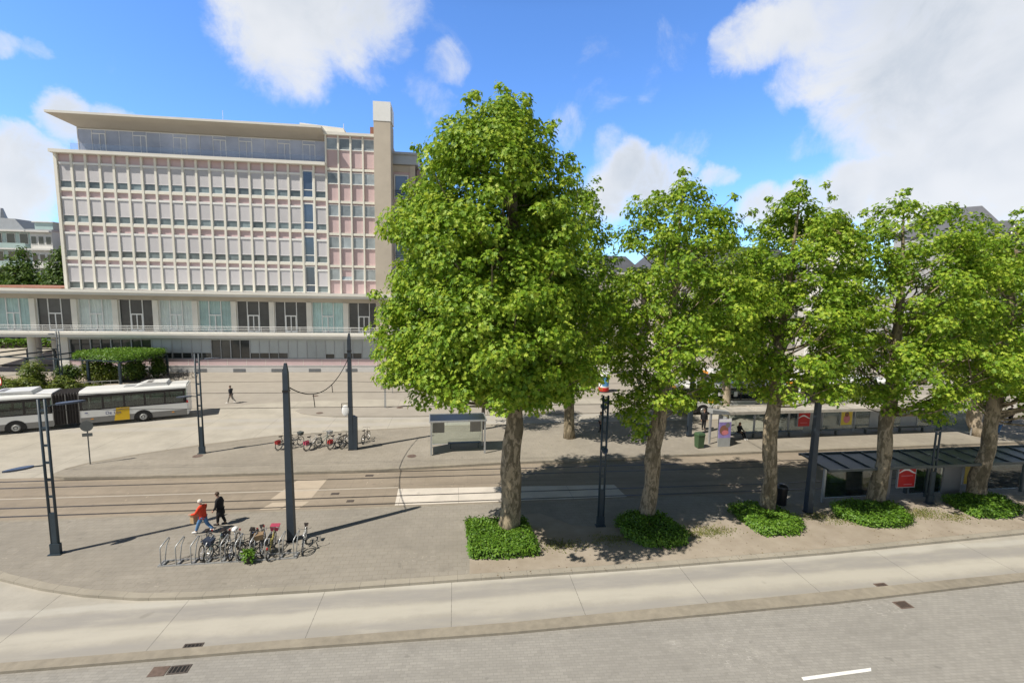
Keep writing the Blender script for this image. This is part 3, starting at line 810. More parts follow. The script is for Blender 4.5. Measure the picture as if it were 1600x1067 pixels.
for k in range(13):
    x0, x1 = FX[k]+0.34, FX[k+1]-0.34; w_ = (x1-x0); a, b_ = x0+w_*0.31, x0+w_*0.67
    f = MB()
    for xx in (x0+0.03, a, b_, x1-0.03): f.box(xx-0.05, xx+0.05, 69.52, 69.68, 5.37, 9.60)
    f.box(a+0.05, b_-0.05, 69.52, 69.68, 7.6, 7.76)
    f.box((a+b_)/2-0.06, (a+b_)/2+0.06, 69.54, 69.66, 5.37, 7.6); f.box(a+0.05, b_-0.05, 69.54, 69.66, 5.37, 5.6)
    if k in (4, 7, 8, 10): f.box(a+0.05, a+0.16, 69.5, 69.66, 5.6, 7.6); f.box(b_-0.16, b_-0.05, 69.5, 69.66, 5.6, 7.6)
    wn = bpart(f, 'balcony_window', 'rail_white')
    p = MB(); p.box(x0, x1, 69.60, 69.72, 5.37, 9.61)
    if tone[k].startswith('curtain'):
        p2 = MB(); nfold = 34
        for i in range(nfold):
            xa = x0+w_*i/nfold; xb = x0+w_*(i+1)/nfold; da = 0.03*math.sin(i*2.3); db = 0.03*math.sin((i+1)*2.3)
            p2.poly([(xa, 69.75+da, 5.4), (xb, 69.75+db, 5.4), (xb, 69.75+db, 9.6), (xa, 69.75+da, 9.6)])
        p2.v = [(q[0]-BX, q[1]-BY-0.09, q[2]) for q in p2.v]; p2.build('curtain', tone[k], wn)
    else:
        p.v = [(q[0]-BX, q[1]-BY, q[2]) for q in p.v]; p.build('pane', 'pane_dark', wn)
g = MB()
for z in (5.62, 5.86, 6.08): g.tube([(-66, 67.05, z), (2.5, 67.05, z)], 0.022, 5)
g.tube([(-66, 67.05, 6.32), (2.5, 67.05, 6.32)], 0.035, 6)
x = -65.5
while x < 2.5: g.tube([(x, 67.05, 5.37), (x, 67.05, 6.32)], 0.025, 5); x += 1.655
bpart(g, 'railing', 'rail_white')
# ground floor
g = MB(); g.box(-51.4, 2.2, 67.95, 68.75, 0.0, 0.92); g.box(-51.4, 2.2, 67.9, 67.95, 0.86, 0.95); bpart(g, 'plinth', 'plinth')
g = MB(); g.box(-51.3, 2.1, 68.1, 68.75, 0.93, 1.80)
for k in range(22): g.box(-50.6+2.48*k, -50.56+2.48*k, 68.085, 68.1, 0.95, 1.78, 1)
bpart(g, 'spandrel', ['pink_panel', 'stone'])
g = MB(); g.box(-51.3, 2.1, 68.05, 68.75, 4.42, 4.78); bpart(g, 'ground_lintel', 'shutter')
g = MB(); g.box(-51.4, -50.2, 68.0, 68.76, 0.93, 4.77); bpart(g, 'corner_pier', 'stone_pale')
kinds = [0, 1, 1, 2, 1, 1, 3, 3, 1, 1, 3, 0, 2, 3, 3, 0, 3, 1, 2, 3]
order = ['D', 'D', 'D', 'D', 'P', 'P', 'P', 'D', 'D', 'P', 'P', 'F', 'F', 'Q', 'P', 'F', 'F', 'P', 'F', 'F', 'F']
for k in range(21):
    x0 = -50.15+2.48*k; x1 = x0+2.48
    f = MB(); f.box(x0, x0+0.10, 68.12, 68.4, 1.80, 4.42); f.box(x0+0.10, x1, 68.12, 68.4, 1.80, 1.9)
    f.box(x0+1.24, x0+1.30, 68.14, 68.4, 1.9, 4.42)
    wn = bpart(f, 'ground_window', 'zinc')
    p = MB(); p.box(x0+0.1, x1, 68.3, 68.34, 1.85, 4.42); p.v = [(q[0]-BX, q[1]-BY, q[2]) for q in p.v]; p.build('pane', 'pane_dark', wn)
    o_ = order[k]
    if o_ != 'D':
        zb = {'P': 2.62, 'F': 1.92, 'Q': 2.5}[o_]
        p = MB(); p.box(x0+0.11, x0+1.23, 68.18, 68.25, zb, 4.42); p.box(x0+1.31, x1-0.01, 68.18, 68.25, zb if o_ != 'Q' else 1.92, 4.42)
        p.v = [(q[0]-BX, q[1]-BY, q[2]) for q in p.v]; p.build('shutter', 'shutter', wn)
g0 = None
for k in range(11):
    x = -49.0+4.95*k
    if g0 is None:
        v = MB(); v.box(-0.8, 0.8, -0.01, 0.02, 0, 0.42)
        for i in range(12): v.box(-0.78+i*0.135, -0.72+i*0.135, -0.035, -0.01, 0.02, 0.40, 1)
        g0 = v.build('vent_grille', ['grate_hole', 'zinc'], B); wn = g0
    else:
        wn = g0.copy(); col.objects.link(wn)
    wn.location = (x-BX, 67.94-BY, 0.05)
for x, y in ((-54.9, 68.6), (-53.6, 70.6), (-58.5, 74), (-53.8, 76)): bpart(MB().cyl(x, y, 0, 4.78, 0.42, n=16), 'round_column', 'stone_pale')

# ------------------------------------------------------------------ houses and roofs behind


def block(name, label, cat, x, y, rot, W, D, Hh, wall, rows, cols_, win='pane_dark', roof=None, roof_h=3.0, bands=None, balcony=None, win_w=1.2, win_h=1.6, chim=(), roofmat='slate', glaze=None):
    t = thing(name, label, cat, (x, y, 0), rot)
    MB().box(-W/2, W/2, 0, D, 0, Hh).build('wall', wall, t)
    sh = Hh/rows
    wf = None
    for r in range(rows):
        for k in range(cols_):
            cx = -W/2+W*(k+0.5)/cols_; cz = sh*r+sh*0.28
            if wf is None:
                a = MB(); a.box(-win_w/2-0.08, win_w/2+0.08, -0.06, 0.02, -0.08, win_h+0.08); wf = a.build('window', 'white_frame', t)
                a = MB(); a.box(-win_w/2, win_w/2, -0.075, -0.06, 0, win_h); a.build('pane', win, wf); o = wf
            else:
                o = wf.copy(); col.objects.link(o)
                for ch_ in wf.children: d = ch_.copy(); col.objects.link(d); d.parent = o
            o.location = (cx, 0, cz)
    if balcony:
        for r in range(1, rows+1):
            a = MB(); a.box(-W/2-0.1, W/2+0.1, -balcony, -0.1, sh*r-0.25, sh*r+0.05); s_ = a.build('balcony', 'wall_white', t)
            if glaze and r < rows:
                a = MB(); a.box(-W/2-0.05, W/2+0.05, -balcony+0.03, -balcony+0.08, sh*r+0.06, sh*r+1.05); a.build('parapet', glaze, s_)
    if roof == 'gable':
        a = MB(); a.extr([(-0.5, Hh), (D+0.5, Hh), (D/2, Hh+roof_h)], 'x', -W/2-0.3, W/2+0.3); rf = a.build('roof', roofmat, t)
    elif roof == 'mansard':
        a = MB(); i = 0
        z0, z1, ins = Hh, Hh+roof_h, roof_h*0.75
        v = [(-W/2-.4, -.4, z0), (W/2+.4, -.4, z0), (W/2+.4, D+.4, z0), (-W/2-.4, D+.4, z0), (-W/2+ins, ins, z1), (W/2-ins, ins, z1), (W/2-ins, D-ins, z1), (-W/2+ins, D-ins, z1)]
        a.grid8(v); rf = a.build('roof', roofmat, t)
        MB().box(-W/2-.5, W/2+.5, -.62, -.42, z0-.25, z0+.05).build('gutter', 'white_frame', t)
    else:
        a = MB(); a.box(-W/2-0.2, W/2+0.2, -0.2, D, Hh+0.01, Hh+0.35); rf = a.build('roof', 'zinc', t)
    for cx, cy, cw, cz in chim:
        a = MB(); a.box(cx-cw/2, cx+cw/2, cy-0.6, cy+0.6, Hh+0.3, cz); a.build('chimney', 'brick_red', rf)
    return t


b1 = block('apartment_block', 'apartment block with pale green glass balconies at the far left behind the trees', 'building', -93.5, 110, R(-3), 15.0, 12, 21.6, 'wall_glass_green', 6, 6, balcony=1.4, glaze='wall_glass_green', win_w=1.5, win_h=2.0)
a = MB(); a.extr([(-4, 22), (4.8, 22), (3.0, 24.2), (-2.5, 24.4)], 'y', 2, 9); a.cyl(-1.2, 4, 24, 26.5, 1.0, 0.3, 8); a.build('roof_dome', 'zinc', b1)
b2 = block('town_house', 'white town house with stacked bay balconies beside the glass apartment block', 'house', -83.6, 109, R(-3), 4.2, 12, 21.6, 'wall_white', 6, 3, balcony=0.8, win_w=0.95, win_h=1.5)
a = MB(); a.box(-1.9, 1.6, 1.0, 8, 21.97, 23.4); a.build('top_storey', 'wall_glass_green', b2)
MB().box(-2.2, 1.9, 0.7, 8.3, 23.42, 23.6).build('top_slab', 'wall_white', b2)
b3 = block('brick_house', 'grey house with red tiled roof and brick chimneys half hidden by the office block', 'house', -77.6, 112, R(-3), 7.6, 12, 20.6, 'wall_grey', 5, 3, roof='gable', roof_h=3.2, roofmat='roof_tile_red', chim=((-3.0, 6, 1.5, 26.0), (-0.6, 6, 1.2, 25.2), (1.6, 6, 1.6, 25.4)))
b4 = block('apartment_building', 'pale street front glimpsed behind the plane trees in the middle', 'building', 16, 92, R(4), 44, 14, 15.5, 'wall_cream', 5, 16, roof='mansard', roof_h=3.5)
b5 = block('terrace_house', 'slate roofed house showing behind the third plane tree', 'house', 58, 92, R(8), 34, 14, 16.5, 'wall_cream', 5, 12, roof='mansard', roof_h=5.2)
b6 = block('brown_house', 'brown gabled house peeping out above the fourth plane tree', 'house', 73.5, 80, R(62), 9, 8, 21.6, 'wall_white', 6, 3, roof='gable', roof_h=3.2, roofmat='gable_brown')
b7 = block('corner_building', 'tall grey building with a long slate roof and white gutter at the far right', 'building', 116.5, 87, R(33), 46, 16, 23.6, 'wall_grey', 7, 14, roof='mansard', roof_h=5.6)
for cx in (-11, -4, 9, 17):
    a = MB(); a.extr([(cx-2.2, 24.8), (cx+2.2, 24.8), (cx, 27.0)], 'y', 0.2, 5.0, 0); a.box(cx-1.0, cx+1.0, 0.02, 0.2, 24.9, 25.9, 1); a.build('dormer', ['slate', 'white_frame'], b7)


# ------------------------------------------------------------------ trees
def plane_pt(px, py, Y):
    d = _fw*FPX + _rt*(px-800) + _u*(533.5-py)
    t = Y/d.y
    return d.x*t, CAM_H+d.z*t


LEAF = np.array([(0, 0, 0), (.08, -.26, .02), (.26, -.50, -.06), (.42, -.20, .0), (.76, -.40, -.12), (.68, -.12, -.04), (1.0, 0, -.2),
                 (.68, .12, -.04), (.76, .40, -.12), (.42, .20, .0), (.26, .50, -.06), (.08, .26, .02)], dtype=np.float32)
LEAF_T = np.array([(0, i, i+1) for i in range(1, 11)], dtype=np.int32)
SMALL = np.array([(0, 0, 0), (.35, -.30, -.02), (.8, -.22, -.06), (1, 0, -.15), (.8, .22, -.06), (.35, .30, -.02)], dtype=np.float32)
SMALL_T = np.array([(0, i, i+1) for i in range(1, 5)], dtype=np.int32)


def leaves(name, P_, N_, D_, S_, mat, parent, shape=0):
    tv, tt = (LEAF, LEAF_T) if shape == 0 else (SMALL, SMALL_T)
    N_ = N_/np.linalg.norm(N_, axis=1, keepdims=True)
    D_ = D_-N_*np.sum(D_*N_, axis=1, keepdims=True); D_ /= np.linalg.norm(D_, axis=1, keepdims=True)+1e-9
    W_ = np.cross(N_, D_)
    n = len(P_)
    V = P_[:, None, :]+S_[:, None, None]*(tv[None, :, 0:1]*D_[:, None, :]+tv[None, :, 1:2]*W_[:, None, :]+tv[None, :, 2:3]*N_[:, None, :])
    T = (tt.ravel()[None, :]+(np.arange(n)*len(tv))[:, None]).ravel()
    return np_mesh(name, V.reshape(-1, 3), T, 3, mat, parent)


def wavy(g, n=5, lo=0.4, hi=1.5):
    k = g.uniform(lo, hi, (n, 3))*g.choice([-1, 1], (n, 3)); ph = g.uniform(0, 6.28, n)
    return lambda p: np.mean(np.sin(p@k.T+ph), axis=1)


def tree(name, label, base, axis, env, nclump, per, leaf=0.21, mat='plane_leaf', barkm='plane_bark', seed=1, clump=0.78, group=None, limb=0.30, gap=0.0, depth=1.14, lowfill=0.0, env_abs=True, ell_f=0.62, cat='tree'):
    """axis: trunk line [(x,y,z,r)] in metres relative to base; env: [(z, left, right)] crown half widths round the axis"""
    g = np.random.default_rng(seed)
    t = thing(name, label, cat, base, 0, group)
    ax = np.array(axis, dtype=float)
    ex = lambda z: np.array([np.interp(z, ax[:, 2], ax[:, 0]), np.interp(z, ax[:, 2], ax[:, 1]), z])
    er = lambda z: np.interp(z, ax[:, 2], ax[:, 3])
    ev = np.array(sorted(env))
    hw_ = 0.5*(ev[:, 1]+ev[:, 2]); sh = np.maximum(0.22, 1-0.60*clump/np.maximum(hw_, 0.1))
    c_ = 0.5*(ev[:, 2]-ev[:, 1]); ev[:, 1] = hw_*sh-c_; ev[:, 2] = hw_*sh+c_
    ev[-1, 0] -= 0.35
    z0, z1 = ev[0, 0]+0.3*clump, ev[-1, 0]
    fL = lambda z: np.interp(z, ev[:, 0], ev[:, 1]); fR = lambda z: np.interp(z, ev[:, 0], ev[:, 2])
    lump = wavy(g, 5, 0.5, 1.4)
    gapf = wavy(g, 6, 0.6, 1.5)
    C_ = []; shoots = []
    tries = 0
    rmax = max(ev[:, 1].max(), ev[:, 2].max())
    while len(C_) < nclump and tries < nclump*60:
        tries += 1
        z = g.uniform(z0, z1); a = g.uniform(0, 2*math.pi)
        L, Rr = fL(z), fR(z)
        cx = 0.5*(Rr-L); hw = 0.5*(L+Rr)          # centre offset and half width of this slice
        if g.uniform() > (hw/rmax)**1.35+0.05: continue
        u = g.uniform()
        rr = (0.22+0.78*u**0.42)
        q = ex(z)+np.array([cx+hw*rr*math.cos(a), hw*depth*rr*math.sin(a), 0])
        k = 1+0.26*lump(q[None, :]*1.0)[0]+g.normal(0, 0.05)
        q = ex(z)+np.array([cx+hw*rr*k*math.cos(a), hw*depth*rr*k*math.sin(a), 0])
        if gap and gapf(q[None, :])[0] < -gap: continue
        if any((q[0]-c[0])**2+(q[1]-c[1])**2+((q[2]-c[2])*1.35)**2 < (clump*0.80)**2 for c in C_): continue
        C_.append(q)
    for _ in range(int(nclump*0.16)):      # shoots that stick out of the crown
        z = z0+(z1-z0)*g.uniform(0.05, 0.97); a = g.uniform(0, 2*math.pi); L, Rr = fL(z), fR(z); cx = 0.5*(Rr-L); hw = 0.5*(L+Rr)
        rr = hw+clump*g.uniform(0.35, 0.75)
        shoots.append(ex(z)+np.array([cx+rr*math.cos(a), rr*depth*math.sin(a), g.uniform(0.1, 0.5)]))
    C_ = np.array(C_)
    # tip tufts
    top = ex(z1+0.35)
    C_ = np.vstack([C_, top+np.array([0, 0, 0.0]), top+np.array([0.15, 0.1, -0.55]), top+np.array([-0.2, -0.1, -1.0])])
    cs = clump*g.uniform(0.65, 1.25, len(C_)); cs[-3:] = clump*0.55
    cs = np.concatenate([cs, clump*g.uniform(0.32, 0.5, len(shoots))]); C_ = np.vstack([C_, np.array(shoots)])
    # bark: trunk and limbs in one mesh
    mb = MB()
    zt = ax[-1, 2]
    path = []; rad = []
    nseg = 26
    for i in range(nseg+1):
        z = zt*i/nseg; p = ex(z); wob = 0.04*er(z)/0.3
        path.append((p[0]+wob*math.sin(z*1.7+seed), p[1]+wob*math.cos(z*1.3+seed*2), z)); rad.append(max(0.02, er(z)*(1+0.06*math.sin(z*3.1+seed))))
    path[0] = (path[0][0], path[0][1], -0.2)
    mb.tube(path, rad, 14)
    for i in range(14*(nseg+1)):
        x_, y_, z_ = mb.v[i]; k_ = i//14; px_, py_, _ = path[k_]; a_ = math.atan2(y_-py_, x_-px_)
        f_ = 1+0.07*math.sin(2*a_+1.1*z_+seed)+0.05*math.sin(3*a_-2.3*z_+2*seed)+0.03*math.sin(5*a_+4.1*z_)
        if z_ < 0.7: f_ += 0.16*max(0, math.sin(5*a_+seed))*(0.7-z_)
        mb.v[i] = (px_+(x_-px_)*f_, py_+(y_-py_)*f_, z_)
    idx = g.permutation(len(C_))[:int(limb*len(C_))]
    for i in idx:
        c = C_[i]; p0 = ex(c[2]); rr = math.hypot(c[0]-p0[0], c[1]-p0[1])
        zb = max(z0*0.92+0.2, c[2]-rr*g.uniform(0.45, 0.95)); zb = min(zb, zt-0.2)
        s = ex(zb); m_ = s*0.5+c*0.5+np.array([0, 0, -0.06*rr])+g.normal(0, 0.06, 3)*rr
        r0 = min(er(zb)*0.5, 0.014+0.014*rr)
        mb.tube([tuple(s), tuple(s*0.72+m_*0.28+np.array([0, 0, -.03*rr])), tuple(m_), tuple(m_*0.45+c*0.55), tuple(c)], [r0, r0*0.85, r0*0.62, r0*0.45, 0.012], 6, caps=False)
    mb.build('trunk', barkm, t, smooth=True)
    # leaves in flattened sprays round each clump
    cnt = np.maximum(12, (per*np.minimum(1.3, (cs/clump)**1.8)).astype(int))
    ids = np.repeat(np.arange(len(C_)), cnt); n = len(ids)
    off = g.normal(0, 1, (n, 3)); off /= np.linalg.norm(off, axis=1, keepdims=True); off *= (g.uniform(0, 1, n)**0.45)[:, None]
    tilt = g.normal(0, 0.35, (len(C_), 2))[ids]
    o = off*cs[ids][:, None]*np.array([1.0, 1.0, ell_f])
    o[:, 2] += tilt[:, 0]*o[:, 0]*0.5+tilt[:, 1]*o[:, 1]*0.5
    pos = C_[ids]+o
    axp = np.stack([np.interp(pos[:, 2], ax[:, 2], ax[:, 0]), np.interp(pos[:, 2], ax[:, 2], ax[:, 1]), pos[:, 2]*0], 1)
    outw = pos-axp; outw[:, 2] = 0; outw /= np.linalg.norm(outw, axis=1, keepdims=True)+1e-6
    nrm = np.array([0, 0, 0.62])+outw*0.30+off*0.85+g.normal(0, 0.40, (n, 3))
    d = outw*0.7+off*0.5+np.array([0, 0, -0.35])+g.normal(0, 0.5, (n, 3))
    leaves('crown', pos, nrm, d, leaf*g.uniform(0.65, 1.25, n), mat, t)
    return t


def from_px(base, Yp, rows, tr, h_trunk=0.86):
    """crown outline and trunk line measured in the picture -> metres at the tree's own distance"""
    bx, by, bz = base
    tl = []
    for (px, py, r) in tr:
        x, z = plane_pt(px, py, Yp); tl.append((x-bx, 0.0, z-bz, r))
    tl[0] = (0, 0, 0, tl[0][3])
    ax = np.array(tl)
    env = []
    for y, l, r in rows:
        xl, zl = plane_pt(l, y, Yp); xr, zr = plane_pt(r, y, Yp); z = 0.5*(zl+zr)-bz
        cx = np.interp(z, ax[:, 2], ax[:, 0])+bx
        env.append((z, cx-xl, xr-cx))
    return tl, env


PG = 'plane trees along the bus lane'
T1 = K(2.83, 22.75)
ax_, ev_ = from_px(T1, T1[1], [(140, 772, 792), (170, 742, 828), (200, 700, 858), (250, 655, 880), (300, 640, 893), (350, 620, 905), (400, 602, 920), (450, 592, 932), (500, 588, 940), (550, 588, 935), (590, 598, 915), (612, 625, 890), (628, 680, 850)],
                   [(795, 830, 0.62), (797, 800, 0.50), (800, 700, 0.46), (805, 600, 0.43), (806, 450, 0.36), (800, 300, 0.22), (788, 180, 0.06)])
tree('plane_tree', 'biggest plane tree, with a broad full crown above a square bed of shrubs', T1, ax_, ev_, 490, 225, 0.195, seed=11, clump=0.92, group=PG, gap=0.27)
T2 = K(10.44, 23.35)
ax_, ev_ = from_px(T2, T2[1], [(268, 1050, 1080), (300, 1020, 1110), (340, 980, 1145), (380, 962, 1160), (450, 950, 1175), (520, 950, 1175), (560, 955, 1165), (600, 950, 1125), (640, 950, 1050), (675, 958, 1020), (695, 968, 1000)],
                   [(1010, 812, 0.48), (1014, 780, 0.41), (1025, 680, 0.37), (1042, 560, 0.30), (1055, 450, 0.18), (1066, 300, 0.02)])
tree('plane_tree', 'plane tree with leafy twigs low on its trunk, right of a lamp post', T2, ax_, ev_, 215, 140, 0.185, seed=23, clump=0.74, group=PG, gap=0.23)
T3 = K(17.64, 23.45)
ax_, ev_ = from_px(T3, T3[1], [(286, 1242, 1260), (320, 1210, 1295), (360, 1185, 1322), (420, 1165, 1335), (500, 1148, 1340), (560, 1145, 1338), (600, 1155, 1315), (628, 1180, 1275)],
                   [(1200, 803, 0.46), (1201, 770, 0.38), (1206, 650, 0.34), (1220, 520, 0.25), (1235, 420, 0.14), (1250, 310, 0.02)])
tree('plane_tree', 'plane tree in front of the long far shelter, left of the thick dark mast', T3, ax_, ev_, 215, 140, 0.185, seed=35, clump=0.72, group=PG, gap=0.23)
T4 = K(24.83, 23.9)
ax_, ev_ = from_px(T4, T4[1], [(300, 1402, 1424), (330, 1375, 1462), (370, 1340, 1500), (430, 1318, 1520), (500, 1300, 1530), (560, 1300, 1528), (610, 1320, 1500), (645, 1355, 1450)],
                   [(1368, 790, 0.50), (1374, 755, 0.40), (1388, 650, 0.34), (1400, 540, 0.25), (1410, 430, 0.14), (1412, 320, 0.02)])
tree('plane_tree', 'plane tree with a pale peeling trunk beside the large red poster', T4, ax_, ev_, 220, 140, 0.185, seed=47, clump=0.74, group=PG, gap=0.23)
T5 = K(32.0, 24.2)
ax_, ev_ = from_px(T5, T5[1], [(330, 1575, 1608), (365, 1530, 1650), (420, 1500, 1690), (500, 1482, 1708), (580, 1488, 1700), (630, 1510, 1650), (655, 1540, 1600)],
                   [(1525, 780, 0.52), (1530, 750, 0.42), (1552, 650, 0.34), (1570, 540, 0.25), (1585, 430, 0.14), (1592, 345, 0.02)])
tree('plane_tree', 'leaning plane tree at the right edge with leafy shoots on its trunk', T5, ax_, ev_, 225, 140, 0.185, seed=59, clump=0.76, group=PG, gap=0.23)
PZ_ = PZ
T6 = K(9.64, 37.6, PZ)
ax_, ev_ = from_px(T6, T6[1], [(262, 895, 914), (300, 865, 938), (350, 848, 955), (450, 830, 975), (540, 822, 972), (590, 835, 945), (622, 860, 918)],
                   [(890, 683, 0.52), (889, 660, 0.42), (888, 600, 0.38), (892, 450, 0.28), (902, 290, 0.06)])
tree('plane_tree', 'tall plane tree on the tram platform right behind the biggest tree', T6, ax_, ev_, 230, 85, 0.25, seed=61, clump=0.95, group='plane trees on the tram platform', gap=0.2)
T7 = K(25.95, 41.72, PZ)
ax_, ev_ = from_px(T7, T7[1], [(375, 1120, 1150), (420, 1090, 1175), (480, 1075, 1190), (540, 1085, 1180), (572, 1110, 1160)],
                   [(1127, 655, 0.42), (1136, 600, 0.36), (1139, 540, 0.30), (1145, 390, 0.06)])
tree('plane_tree', 'pale straight plane tree behind the left end of the long far shelter', T7, ax_, ev_, 110, 75, 0.26, seed=67, clump=0.98, group='plane trees on the tram platform', barkm='plane_bark_pale', gap=0.2)
T8 = K(46.9, 35.9, PZ)
ax_, ev_ = from_px(T8, T8[1], [(352, 1505, 1540), (420, 1462, 1585), (520, 1448, 1598), (590, 1465, 1580), (620, 1490, 1560)],
                   [(1521, 682, 0.62), (1523, 660, 0.5), (1530, 600, 0.42), (1530, 480, 0.3), (1525, 370, 0.06)])
tree('plane_tree', 'stout pale trunked plane tree at the right end of the long far shelter', T8, ax_, ev_, 150, 75, 0.26, seed=71, clump=0.98, group='plane trees on the tram platform', barkm='plane_bark_pale', gap=0.2)
T9 = K(2.6, 40.3, PZ)
ax_, ev_ = from_px(T9, T9[1], [(420, 735, 775), (480, 715, 800), (560, 715, 800), (610, 730, 785)], [(755, 678, 0.17), (754, 600, 0.13), (755, 440, 0.04)])
tree('young_tree', 'slim young tree behind the glass shelter, its crown hidden by the biggest plane tree', T9, ax_, ev_, 70, 70, 0.24, seed=73, clump=0.9, barkm='bark_dark', gap=0.1)

# planting under the trees


def hedge_bed(name, label, pts, hgt, n, seed, mat='hedge_leaf', leaf=0.10, z=0.12, cat='hedge', group=None, shagg=0.075):
    """low clipped planting over a ground outline: leafy skin over a dark twiggy core"""
    g = np.random.default_rng(seed)
    pts = [(p[0]*(1-z/CAM_H), p[1]*(1-z/CAM_H)) for p in pts]
    cx = sum(p[0] for p in pts)/len(pts); cy = sum(p[1] for p in pts)/len(pts)
    t = thing(name, label, cat, (cx, cy, z), 0, group)
    q = [Vector((p[0]-cx, p[1]-cy)) for p in pts]
    inner = [(p*0.86).to_tuple() for p in q]
    MB().prism(inner, -0.02, hgt*0.72).build('twigs', 'bark_dark', t)
    A = np.array([p.to_tuple() for p in q]); tri = []
    for i in range(len(A)): tri.append((np.zeros(2), A[i], A[(i+1) % len(A)]))
    ar = np.array([abs((b[0])*(c_[1])-(b[1])*(c_[0]))/2 for a, b, c_ in tri]); ids = g.choice(len(tri), n, p=ar/ar.sum())
    u = g.uniform(0, 1, n); v = g.uniform(0, 1, n); fl = u+v > 1; u[fl] = 1-u[fl]; v[fl] = 1-v[fl]
    B_ = np.array([tri[i][1] for i in ids]); C2 = np.array([tri[i][2] for i in ids])
    xy = B_*u[:, None]+C2*v[:, None]
    edge = np.maximum(0, (u+v-0.80)/0.20)         # 1 at the rim
    lump = wavy(g, 6, 1.5, 4.0)
    xyz = np.concatenate([xy, np.zeros((n, 1))], 1)
    hz = hgt*(1-0.42*edge**2)+0.09*lump(xyz)*min(1, hgt/0.4)
    side = g.uniform(0, 1, n) < 0.30
    zz = np.where(side, hz*g.uniform(0.05, 1, n), hz*g.uniform(0.80, 1.04, n))
    sc_ = np.where(side, (1.0+g.uniform(-0.04, 0.05, n))/np.maximum(u+v, 0.2), 1.0)
    xy = xy*sc_[:, None]+g.normal(0, shagg, (n, 2))
    pos = np.concatenate([xy, zz[:, None]], 1)
    out = np.concatenate([xy/np.maximum(np.linalg.norm(xy, axis=1, keepdims=True), .01), np.zeros((n, 1))], 1)
    nrm = np.array([0, 0, 0.8])+out*np.where(side, 1.1, 0.35*edge)[:, None]+g.normal(0, 0.45, (n, 3))
    d = out*0.6+g.normal(0, 0.7, (n, 3))+np.array([0, 0, 0.1])
    leaves('foliage', pos, nrm, d, leaf*g.uniform(0.6, 1.3, n), mat, t, 1)
    return t


HG = 'low shrub beds round the plane tree trunks'
hedge_bed('shrub_bed', 'neat square bed of clipped green shrubs round the biggest plane trunk', [(0.72, 23.6), (3.75, 23.35), (3.95, 20.5), (2.3, 20.4), (0.82, 20.55)], 0.52, 9000, 1, group=HG, leaf=0.115, shagg=0.03)
hedge_bed('shrub_bed', 'shaded shrub bed beside the double lamp post and small white slab', [(8.6, 23.0), (9.6, 23.7), (11.3, 23.4), (11.7, 21.4), (11.1, 20.65), (9.4, 20.75), (8.7, 21.6)], 0.5, 7500, 2, group=HG, leaf=0.115)
hedge_bed('shrub_bed', 'spreading shrub bed left of the thick dark mast', [(15.6, 24.0), (17.0, 24.3), (18.3, 23.6), (18.5, 21.9), (17.6, 21.25), (15.8, 21.3), (15.7, 22.3)], 0.46, 7500, 3, group=HG, leaf=0.115)
hedge_bed('shrub_bed', 'sunlit shrub bed in front of the near shelter and its red poster', [(22.0, 23.9), (23.5, 24.0), (25.5, 23.6), (25.1, 21.9), (24.0, 21.45), (22.2, 21.6), (21.4, 22.8)], 0.46, 7500, 4, group=HG, leaf=0.115)
hedge_bed('shrub_bed', 'shrub bed round the leaning plane tree near the right edge', [(29.6, 24.1), (31.2, 24.3), (33.2, 24.0), (32.6, 22.4), (31.2, 21.9), (29.4, 22.1)], 0.46, 7500, 5, group=HG, leaf=0.115)
hedge_bed('weed_tuft', 'green weed tuft growing through the bicycle stand', [(-9.25, 21.22), (-8.95, 21.25), (-8.88, 20.98), (-9.2, 20.95)], 0.5, 260, 8, cat='plant', leaf=0.13, shagg=0.06)
# thin grass and dry leaf litter on the soil
g_ = np.random.default_rng(77)
n = 5200
cl = np.array([(13.7, 22.0), (26.4, 22.6), (28.2, 22.3), (20.4, 23.0), (12.6, 21.8), (21.6, 22.4), (5.2, 21.3), (26.9, 23.0), (33.8, 23.0), (8.0, 21.6)])
ci = g_.integers(0, len(cl), n)
p_ = np.concatenate([cl[ci]*0.99+g_.normal(0, 0.45, (n, 2))*np.array([1.3, 0.6]), np.full((n, 1), 0.123)], 1)
leafy('grass', (0.10, 0.13, 0.03), (0.16, 0.18, 0.05), (0.30, 0.25, 0.10), 0.2)
o = leaves('grass', p_, np.array([0, -0.9, 0.4])+g_.normal(0, 0.5, (n, 3)), np.array([0, 0, 1.0])+g_.normal(0, 0.5, (n, 3)), g_.uniform(0.03, 0.09, n), 'grass', None, 1)
tag(o, kind='stuff', label='thin patchy grass on the bare soil between the shrub beds', cat='grass')


n = 600
p_ = np.stack([g_.uniform(1, 60, n), np.zeros(n), np.full(n, 0.126)], 1)
p_[:, 1] = np.interp(p_[:, 0], [0.75, 8.4, 18.25, 30.2, 60], [19.05, 19.2, 19.6, 20.4, 22.9])+np.abs(g_.normal(0, 1.1, n))
p_[:, :2] *= 0.99
leafy('dry_leaf', (0.07, 0.05, 0.03), (0.14, 0.10, 0.055), (0.26, 0.21, 0.12), 0.1)
o = leaves('leaf_litter', p_, np.array([0, 0, 1.0])+g_.normal(0, 0.25, (n, 3)), g_.normal(0, 1, (n, 3)), g_.uniform(0.03, 0.09, n), 'dry_leaf', None, 0)
tag(o, kind='stuff', label='dry fallen leaves scattered on the soil strip', cat='leaves')


